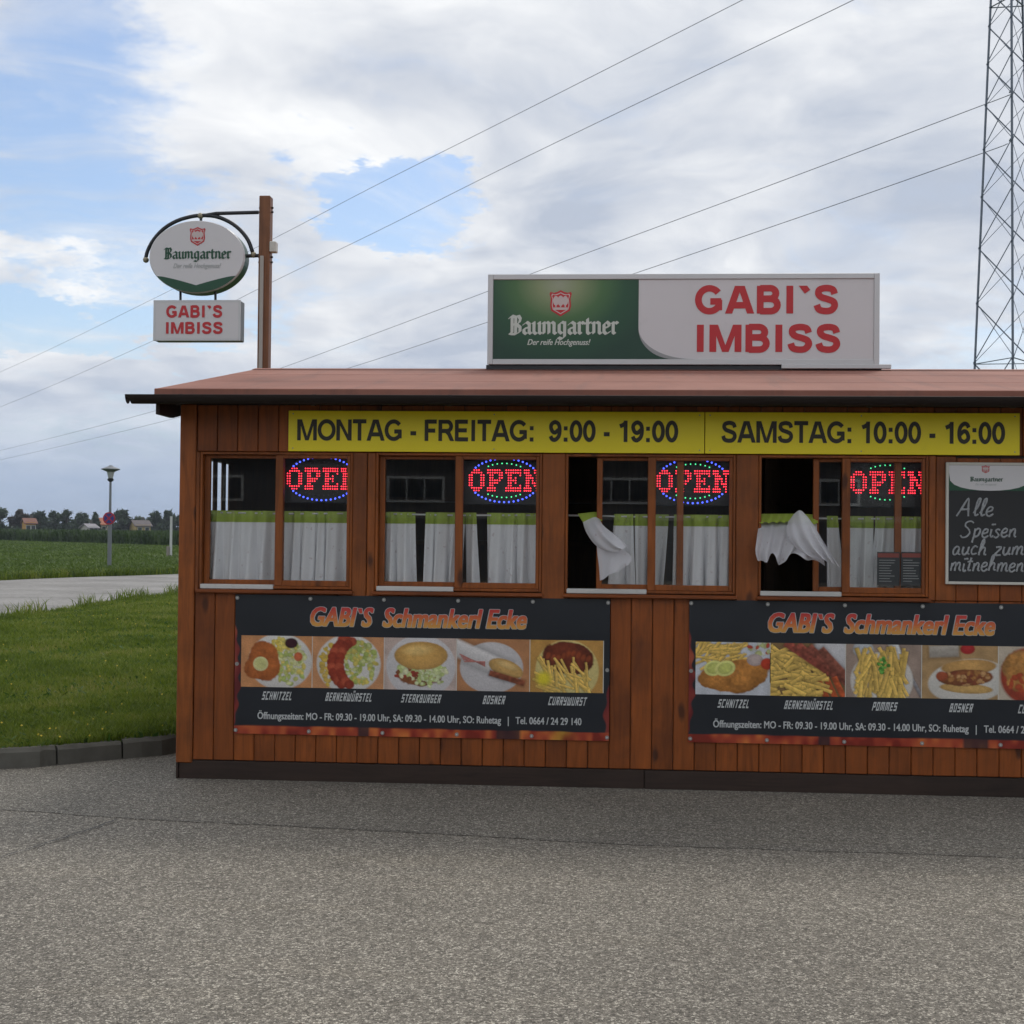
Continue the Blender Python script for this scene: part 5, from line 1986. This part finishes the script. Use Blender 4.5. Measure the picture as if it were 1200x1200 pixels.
# ------------------------------------------------------------------ sign post with bracket, oval sign and small box sign
PY = 2.62
px0_, px1_ = W(301.5, 400, PY).x, W(314.5, 400, PY).x
ptop = W(308, 229, PY).z
t = thing('sign_post', 'square wooden post rising behind the left end of the roof', 'post', (0, 0, 0))
MB().cbox(px0_, px1_, PY, PY + .10, -.1, ptop, .006).build('pole', M['post'], t)
pf = W(306, 400, PY)
MB().cbox(pf.x - .016, pf.x + .016, PY - .018, PY - .001, 1.0, W(306, 300, PY).z, .003).build('cable_duct', plain('duct_grey', (.40, .37, .33), .5), t)
jb = W(317, 289, PY)
MB().cbox(px1_ + .0, px1_ + .055, PY - .01, PY + .07, jb.z - .045, jb.z + .045, .006).build('junction_box', M['frame_pale'], t)
for py in (242, 247, 300, 306):
    z = W(308, py, PY).z
    MB().tube([(px0_ - .012, PY + .05, z), (px1_ + .016, PY + .05, z)], .009, 8).build('bolt', M['black_iron'], t)

t = thing('oval_sign', 'oval white and green brewery sign hanging from a black curved bracket', 'sign', (0, 0, 0))
OY = PY + .05


def o2(px, py, y=OY):
    return W(px, py, y)


arch = [o2(*p) for p in ((170.5, 304.5), (173, 294), (180, 281), (192, 268), (207, 259), (222, 254.3), (235, 252.5), (252, 253.5), (268, 259.5), (281, 269), (291, 282), (296.5, 297))]
MB().tube(catmull(arch, 3), .017, 8).build('arch', M['black_iron'], t, smooth=True)
MB().tube([o2(240, 252.5), o2(253, 250.2), o2(303, 248.8)], .016, 8).tube([o2(288, 300), o2(303, 299.5)], .016, 8).build('arm', M['black_iron'], t)
for p in ((171, 304.5), (235, 253), (297, 298.5)):
    c = o2(*p)
    MB().lathe([(.004, c.z - .026), (.020, c.z - .018), (.027, c.z), (.020, c.z + .018), (.004, c.z + .026)], c.x, c.y, 10).build('knob', M['brass'], t, smooth=True)
MB().tube([o2(235.5, 253), o2(235.5, 264)], .012, 6).build('hanger', M['black_iron'], t)
oc = o2(234, 303.2)
oa, ob = 56.6 / FPX * 11.55, 42.3 / FPX * 11.55


def oval(k, n=56):
    return [(oc.x + oa * k * math.cos(2 * math.pi * i / n), oc.z + ob * k * math.sin(2 * math.pi * i / n)) for i in range(n)]


MB().prism(oval(1.0), OY - .075, OY + .075).build('case', M['green'], t)
m = MB()
n = 56
r0, r1 = oval(1.006), oval(.985)
m.add([(a, OY - .080, b) for a, b in r0] + [(a, OY - .092, b) for a, b in r1] + [(a, OY - .06, b) for a, b in r0],
      [(i, (i + 1) % n, n + (i + 1) % n, n + i) for i in range(n)] + [((i + 1) % n, i, 2 * n + i, 2 * n + (i + 1) % n) for i in range(n)])
m.build('rim', M['sign_white'], t)
MB().add([(a, OY - .0915, b) for a, b in oval(.986)], [tuple(range(n))]).build('face', M['sign_white'], t)
YF = OY - .0935
gl_ = []
zz0 = W(234, 336, OY).z
zw = W(190, 325, OY).z
full = oval(.992, 120)
low = [p for p in full if p[1] < zw]
low.sort(key=lambda p: p[0])
edge_t = [(low[0][0], low[0][1]), ]
topc = []
for k in range(17):
    u = k / 16
    x_ = low[0][0] + (low[-1][0] - low[0][0]) * u
    dpt = 1 - abs(2 * u - 1)
    topc.append((x_, zw - (zw - zz0) * (dpt ** 1.25) - .004))
MB().add([(a, YF, b) for a, b in low + topc[::-1][1:-1]], [tuple(range(len(low) + 15))]).build('green_panel', M['green'], t)
c = W(231.5, 277, YF)
crest(t, c.x, c.z, 19 / FPX * 11.5, 21 / FPX * 11.5, YF - .0003, M['red'])
blackletter('lettering', 'Baumgartner', W(193, 298, YF).x, W(270.5, 298, YF).x, W(230, 303.0, YF).z, W(230, 294.5, YF).z, YF - .0003, M['green'], t, .27)
lettering('tagline', 'Der reife Hochgenuss!', W(203, 312, YF).x, W(259, 312, YF).x, W(230, 316, YF).z, W(230, 308.5, YF).z, YF - .0003, M['grey_ink'], t, bold=.01, shear=.35, words=False)
t = thing('hanging_sign', 'small rectangular white sign with red lettering below the oval sign', 'sign', (0, 0, 0))
hx0_, hx1_ = W(180, 375, OY - .07).x, W(281.5, 375, OY - .07).x
hz0_, hz1_ = W(231, 399, OY - .07).z, W(231, 352, OY - .07).z
MB().cbox(hx0_, hx1_, OY - .065, OY + .065, hz0_, hz1_, .006).build('case', M['galv'], t)
frame4(MB(), hx0_ - .003, hx1_ + .003, hz0_ - .003, hz1_ + .003, OY - .072, OY - .062, .020).build('frame', M['alu'], t)
MB().box(hx0_ + .016, hx1_ - .016, OY - .071, OY - .064, hz0_ + .016, hz1_ - .016).build('face', M['sign_white'], t)
YF = OY - .0715 - .002
block('lettering', 'GABI`S', W(195.5, 365, YF).x, W(260, 365, YF).x, W(228, 372, YF).z, W(228, 358.0, YF).z, YF, M['red'], t, .235, .13)
block('lettering', 'IMBISS', W(194, 384, YF).x, W(260.5, 384, YF).x, W(228, 391, YF).z, W(228, 377.5, YF).z, YF, M['red'], t, .235, .13)
for px in (211.5, 252.5):
    a, b = o2(px, 354), o2(px, 338)
    MB().tube([a, b], .011, 8).lathe([(.022, a.z - .02), (.022, hz1_ + .008)], a.x, a.y, 8).build('hanger', M['black_iron'], t)

# ------------------------------------------------------------------ LED signs
BM = {'O': ["..###..", ".#####.", "##...##", "##...##", "##...##", "##...##", "##...##", ".#####.", "..###.."],
      'P': ["######.", "#######", ".##..##", ".##..##", ".#####.", ".####..", ".##....", "####...", "####..."],
      'E': ["#######", "#######", ".##...#", ".##.#..", ".####..", ".##.#..", ".##...#", "#######", "#######"],
      'N': ["###..###", "###..###", ".###..#.", ".####.#.", ".##.#.#.", ".##.###.", ".##..##.", "####..#.", "####..#."]}
LY = .125


def open_sign(cx, cy, ring, label, seed):
    """cx, cy: photo centre of the panel; ring: which LED rings are lit"""
    c = W(cx, cy, LY)
    k = 8.85 / FPX
    t_ = thing('open_sign', label, 'LED sign', (c.x, LY, c.z), 'LED signs in the windows')
    hw, hh = 48 * k, 29 * k
    MB().cbox(-hw, hw, 0, .02, -hh, hh, .006).build('panel', M['panel_dark'], t_)

    def dots(name, pts, mat, r_):
        m = MB()
        for x_, z_ in pts:
            n_ = 6
            m.add([(x_ + r_ * math.cos(2 * math.pi * i / n_), -.0015, z_ + r_ * math.sin(2 * math.pi * i / n_)) for i in range(n_)] + [(x_, -.0045, z_)],
                  [(i, (i + 1) % n_, n_) for i in range(n_)])
        o_ = m.build(name, mat, t_)
        o_['kind'] = 'stuff'
    pts = []
    x_ = -41.0
    for ch in 'OPEN':
        bmp = BM[ch]
        wc = len(bmp[0])
        wd_ = 16.6
        for j, row in enumerate(bmp):
            for i, v in enumerate(row):
                if v == '#':
                    pts.append(((x_ + wd_ * i / (wc - 1)) * k, (12 - 24 * j / 8) * k))
        x_ += 21.6
    dots('red_lights', pts, M['led_red'], .0047)
    for nm, a, b, n_, key in (('outer_ring', 41.5, 25.5, 46, 'b'), ('inner_ring', 33, 20, 36, 'g')):
        on, off = [], []
        for i in range(n_):
            an = 2 * math.pi * (i + .5) / n_
            x2, z2 = a * math.cos(an), b * math.sin(an)
            if abs(z2) < 14.5:
                continue
            lit = ring.get(key, lambda x, z: False)(x2, z2)
            (on if lit else off).append((x2 * k, z2 * k))
        if on:
            dots(nm, on, M['led_blue'] if key == 'b' else M['led_green'], .0066 if key == 'b' else .0050)
        if off:
            dots(nm + '_unlit', off, M['led_off'], .005)
    MB().tube([(-hw * .5, .01, hh), (-hw * .5, .01, hh + .10)], .003, 5).tube([(hw * .5, .01, hh), (hw * .5, .01, hh + .10)], .003, 5).build('chain', M['galv'], t_)


yes = lambda x, z: True
open_sign(377, 561, {'b': lambda x, z: z < 0 or abs(x) > 8}, 'lit red open sign with only a blue ring in the leftmost window', 1)
open_sign(591, 563, {'b': yes, 'g': yes}, 'lit red open sign with unbroken blue and green rings in the second window', 2)
open_sign(812, 564, {'b': yes, 'g': yes}, 'lit red open sign split by a sash bar in the third window', 3)
open_sign(1040, 565.5, {'g': yes}, 'lit red open sign with only a green ring in the rightmost window', 4)

# ------------------------------------------------------------------ curtains
ZROD = W(500, 602.5, .11).z
CY = .11
for k, (a, b) in enumerate(WIN):
    tag(MB().tube([(a + .004, CY, ZROD), ((a + b) / 2, CY, ZROD - .006), (b - .004, CY, ZROD)], .0055, 8).build('curtain_rod', M['white'], smooth=True),
        'thin white curtain rod across the %s window' % ('leftmost', 'second', 'third', 'rightmost')[k], 'curtain rod', 'white curtain rods')


def cloth_grid(name, P, mat, parent):
    """P: rows x cols x 3"""
    h_, w_, _ = P.shape
    i = (np.arange(h_ - 1)[:, None] * w_ + np.arange(w_ - 1)[None, :]).ravel()
    return link(name, np_mesh(name, P.reshape(-1, 3), np.stack([i, i + w_, i + w_ + 1, i + 1], 1), mat, True), parent)


def curtain(pxa, pxb, label, folds, seed, slant=(0, 0), hem=None, ybase=CY):
    """hanging panel between two photo columns; slant: shift of the lower corners in px"""
    r = np.random.default_rng(seed)
    xa, xb = W(pxa, 640, CY).x, W(pxb, 640, CY).x
    zb = (ZSILL + .022) if hem is None else W(pxa, hem, CY).z
    t_ = thing('curtain', label, 'curtain', (0, 0, 0), 'white cafe curtains with green headers')
    nu, nv = max(30, int(abs(pxb - pxa) * 2)), 34
    u = np.linspace(0, 1, nu)
    fr_ = np.cumsum(np.interp(np.linspace(0, 1, nu), np.linspace(0, 1, 9), r.uniform(.35, 1.9, 9)))
    fr_ = (fr_ - fr_[0]) / (fr_[-1] - fr_[0])
    ph_ = r.uniform(0, 6.28)

    def surf(v0, v1, n_, amp0, amp1, shift):
        V = np.linspace(v0, v1, n_)
        P = np.empty((n_, nu, 3))
        for j, v in enumerate(V):
            am = amp0 + (amp1 - amp0) * v
            xx = xa + (xb - xa) * u + (slant[0] * (1 - u) + slant[1] * u) * .0055 * v ** 1.3
            yy_ = ybase + shift + am * (np.sin(fr_ * folds * 6.283 + ph_ + .5 * np.sin(v * 2)) + .4 * np.sin(fr_ * folds * 13 + 1.7 * v + ph_))
            xx = xx + am * .35 * np.cos(fr_ * folds * 6.283 + ph_)
            P[j] = np.stack([xx, yy_, np.full(nu, ZROD + .012 - (ZROD + .012 - zb) * v) + .004 * np.sin(fr_ * folds * 6.283) * (v > .98)], 1)
        return P
    vh = .075 / (ZROD + .012 - zb)
    cloth_grid('cloth', surf(vh * .92, 1, nv, .009, .034, 0), M['cloth'], t_)
    cloth_grid('header', surf(0, vh, 6, .009, .034, -.002), M['cloth_green'], t_)
    # gathered tape loops round the rod
    m = MB()
    nl = max(2, int(abs(pxb - pxa) / 13))
    for i in range(nl):
        x_ = xa + (xb - xa) * (i + .5) / nl
        m.box(x_ - .012, x_ + .012, CY - .008, CY + .008, ZROD - .012, ZROD + .009)
    m.build('loop', M['cloth_green'], t_)


curtain(243, 324, 'gathered curtain behind the left pane of the leftmost window', 4.34, 1)
curtain(329, 411, 'gathered curtain behind the right pane of the leftmost window', 4.96, 2)
curtain(447, 487, 'curtain at the far left of the second window', 2.48, 3, (0, 5))
curtain(499, 545, 'curtain behind the middle bar of the second window', 2.79, 4, (0, -3))
curtain(544.5, 557.5, 'narrow slanting curtain strip right of the middle bar of the second window', 0.93, 5, (0, 4))
curtain(570, 631, 'curtain at the right end of the second window', 3.72, 6)
curtain(720, 742, 'left curtain behind the slid open pane of the third window', 1.24, 7, (-6, 4))
curtain(744, 784, 'curtain behind the middle bar of the third window', 1.98, 8, (4, -5))
curtain(790, 860, 'curtain at the right end of the third window below the lit sign', 3.72, 9, (0, 0))
curtain(968, 981, 'narrow curtain strip beside the opening of the rightmost window', 0.90, 10, (0, 10))
curtain(996, 1023, 'curtain right of the middle bar of the rightmost window', 1.49, 11, (0, 0))
curtain(1025, 1086, 'curtain behind the menu cards of the rightmost window', 3.72, 12, (-9, 0))


def bez(ctrl, nu, nv, rip=0., seed=0, nf=3):
    """smooth patch through a control grid of (px, py, y) rows"""
    C = np.array([[tuple(W(px, py, y)) for px, py, y in row] for row in ctrl])

    def interp(A, n_):
        k = len(A)
        ext = np.concatenate([[2 * A[0] - A[1]], A, [2 * A[-1] - A[-2]]])
        out = []
        for tt in np.linspace(0, k - 1 - 1e-9, n_):
            i = int(tt)
            f = tt - i
            a, b, c_, d = ext[i], ext[i + 1], ext[i + 2], ext[i + 3]
            out.append(.5 * (2 * b + (c_ - a) * f + (2 * a - 5 * b + 4 * c_ - d) * f * f + (3 * b - a - 3 * c_ + d) * f ** 3))
        return np.array(out)
    P = interp(C, nv)
    P = interp(P.transpose(1, 0, 2), nu).transpose(1, 0, 2)
    v = np.linspace(0, 1, nv)[:, None]
    u = np.linspace(0, 1, nu)[None, :]
    P[..., 1] += rip * (.3 + v) * np.sin(u * nf * 6.283 + 2 * v + seed)
    P[..., 2] += rip * .4 * v * np.sin(u * nf * 6.283 + seed + 1)
    return P


t = thing('curtain', 'white curtain blown sideways out of the open third window', 'curtain', (0, 0, 0), 'white cafe curtains with green headers')
cloth_grid('header', bez([[(677, 602, .10), (686, 601, .10), (696, 600, .10), (705, 601, .10)], [(681, 609, .05), (689, 608, .04), (697, 607, .04), (705, 608, .05)], [(685, 615, .0), (692, 612, -.01), (699, 609, -.01), (706, 611, .0)]], 20, 10, .006, 1, 4), M['cloth_green'], t)
cloth_grid('cloth', bez([[(683, 612, .0), (691, 608, -.02), (698, 606, -.02), (703, 609, .0)], [(687, 624, -.05), (696, 616, -.09), (704, 613, -.08), (709, 619, -.05)], [(697, 638, -.09), (706, 629, -.15), (715, 624, -.13), (720, 626, -.10)], [(711, 646, -.12), (719, 640, -.19), (727, 632, -.17), (728, 632, -.13)], [(724, 647, -.14), (729, 644, -.21), (735, 640, -.19), (737, 643, -.14)]], 40, 40, .011, 2, 3), M['cloth_blown'], t)
cloth_grid('cloth', bez([[(699, 632, -.07), (709, 636, -.08), (719, 640, -.09), (728, 643, -.09)], [(700, 648, -.10), (711, 651, -.11), (725, 652, -.12), (737, 649, -.11)], [(702, 665, -.12), (712, 664, -.13), (724, 661, -.14), (740, 656, -.13)], [(703, 681, -.13), (711, 676, -.14), (722, 670, -.15), (737, 662, -.14)]], 36, 30, .007, 1, 2), M['cloth_blown'], t)
t = thing('curtain', 'white curtain billowing out of the open half of the rightmost window', 'curtain', (0, 0, 0), 'white cafe curtains with green headers')
cloth_grid('header', bez([[(889, 602, .10), (912, 602, .10), (935, 602, .10), (958, 603, .10)], [(889, 613, .0), (912, 612, -.02), (935, 612, -.02), (959, 614, .0)]], 90, 8, .012, 1, 8), M['cloth_green'], t)
cloth_grid('cloth', bez([[(890, 610, .075), (900, 609, .07), (911, 609, .07), (922, 609, .07), (934, 609, .07), (946, 609, .07), (957, 610, .075)],
                         [(887, 628, -.06), (898, 628, -.07), (909, 627, -.08), (921, 627, -.10), (933, 626, -.11), (945, 625, -.10), (958, 628, -.08)],
                         [(885, 645, -.12), (895, 646, -.14), (907, 644, -.15), (918, 644, -.17), (932, 641, -.19), (947, 640, -.18), (963, 645, -.14)],
                         [(887, 655, -.15), (896, 659, -.17), (906, 650, -.18), (915, 663, -.20), (926, 650, -.22), (946, 655, -.22), (966, 662, -.17)]], 130, 40, .022, 3, 5), M['cloth_blown'], t)
cloth_grid('cloth', bez([[(924, 611, -.06), (930, 603, -.12), (937, 598, -.16), (943, 602, -.15), (950, 610, -.12)],
                         [(922, 622, -.14), (932, 614, -.19), (943, 609, -.23), (951, 612, -.21), (957, 622, -.17)],
                         [(926, 634, -.20), (938, 628, -.24), (950, 624, -.26), (960, 628, -.23), (967, 638, -.19)],
                         [(941, 650, -.22), (950, 645, -.25), (961, 642, -.27), (970, 645, -.24), (976, 653, -.20)],
                         [(960, 656, -.22), (967, 658, -.25), (972, 657, -.26), (980, 662, -.24), (985, 665, -.20)]], 70, 50, .016, 1, 4), M['cloth_blown'], t)

# two menu cards standing behind the right pane of the last window
M['card'] = plain('menu_card', (.030, .034, .040), .4, .3, 20)
for k, (a, b, lb) in enumerate(((1027, 1053.5, 'left of the two small dark menu cards in the rightmost window'), (1055, 1082, 'right of the two small dark menu cards in the rightmost window'))):
    p0, p1 = W(a, 686, .045), W(b, 647, .045)
    t = thing('menu_card', lb, 'menu card', (0, 0, 0), 'menu cards in the window')
    yb = .024
    z0 = p0.z
    MB().box(p0.x, p1.x, yb, yb + .004, z0, p1.z).build('card', M['card'], t)
    MB().box(p0.x + .004, p1.x - .004, yb - .001, yb - .0002, p1.z - .034, p1.z - .008).build('heading_bar', plain('card_red', (.28, .05, .035), .5), t)
    m = MB()
    rr = random.Random(k)
    for j in range(9):
        z = p1.z - .05 - j * .0165
        m.box(p0.x + .012, p0.x + .012 + (p1.x - p0.x - .03) * rr.uniform(.45, 1), yb - .0009, yb - .0003, z - .003, z)
    m.build('menu_lines', M['grey_ink'], t)

# ------------------------------------------------------------------ building across the yard, mirrored in the panes
BY = -40.
t = thing('warehouse', 'long grey building with a row of windows mirrored in the hut panes', 'building', (0, BY, 0))
fm_ = plain('facade_grey', (.115, .115, .12), .8, .3, .4)
MB().box(-26, 24, -9, 0, -.1, 4.55).build('wall', fm_, t)
MB().box(-26.4, 24.4, -9.4, .5, 4.56, 5.6).build('roof', plain('flat_roof', (.055, .055, .06), .8), t)
MB().box(-26, 24, .005, .06, 2.15, 2.35).build('band', plain('band_light', (.30, .30, .29), .7), t)
mw = W(453, 570, 40.)
for k in range(-3, 4):
    x0 = mw.x + k * 7.35
    wo_ = frame4(MB(), x0, x0 + 2.1, 2.72, 3.66, .01, .07, .09).build('window', M['white'], t)
    for j in range(3):
        MB().box(x0 + .1 + j * .645, x0 + .1 + j * .645 + .60, .02, .05, 2.82, 3.56).build('pane', M['win_dark'], wo_)
        if j:
            MB().box(x0 + .1 + j * .645 - .045, x0 + .1 + j * .645, .02, .06, 2.81, 3.57).build('mullion', M['white'], wo_)

# ------------------------------------------------------------------ the air between here and the village
hm = bpy.data.materials.new('haze_air')
hm.use_nodes = True
hn = hm.node_tree
hn.nodes.clear()
pv = hn.nodes.new('ShaderNodeVolumePrincipled')
pv.inputs['Color'].default_value = (.80, .87, 1, 1)
pv.inputs['Density'].default_value = .00024
ho = hn.nodes.new('ShaderNodeOutputMaterial')
hn.links.new(pv.outputs[0], ho.inputs['Volume'])
tag(MB().box(-3010, 3010, -3010, 3010, -1.1, 36).build('haze', hm), 'thin pale air over the whole place', 'haze', kind='stuff')
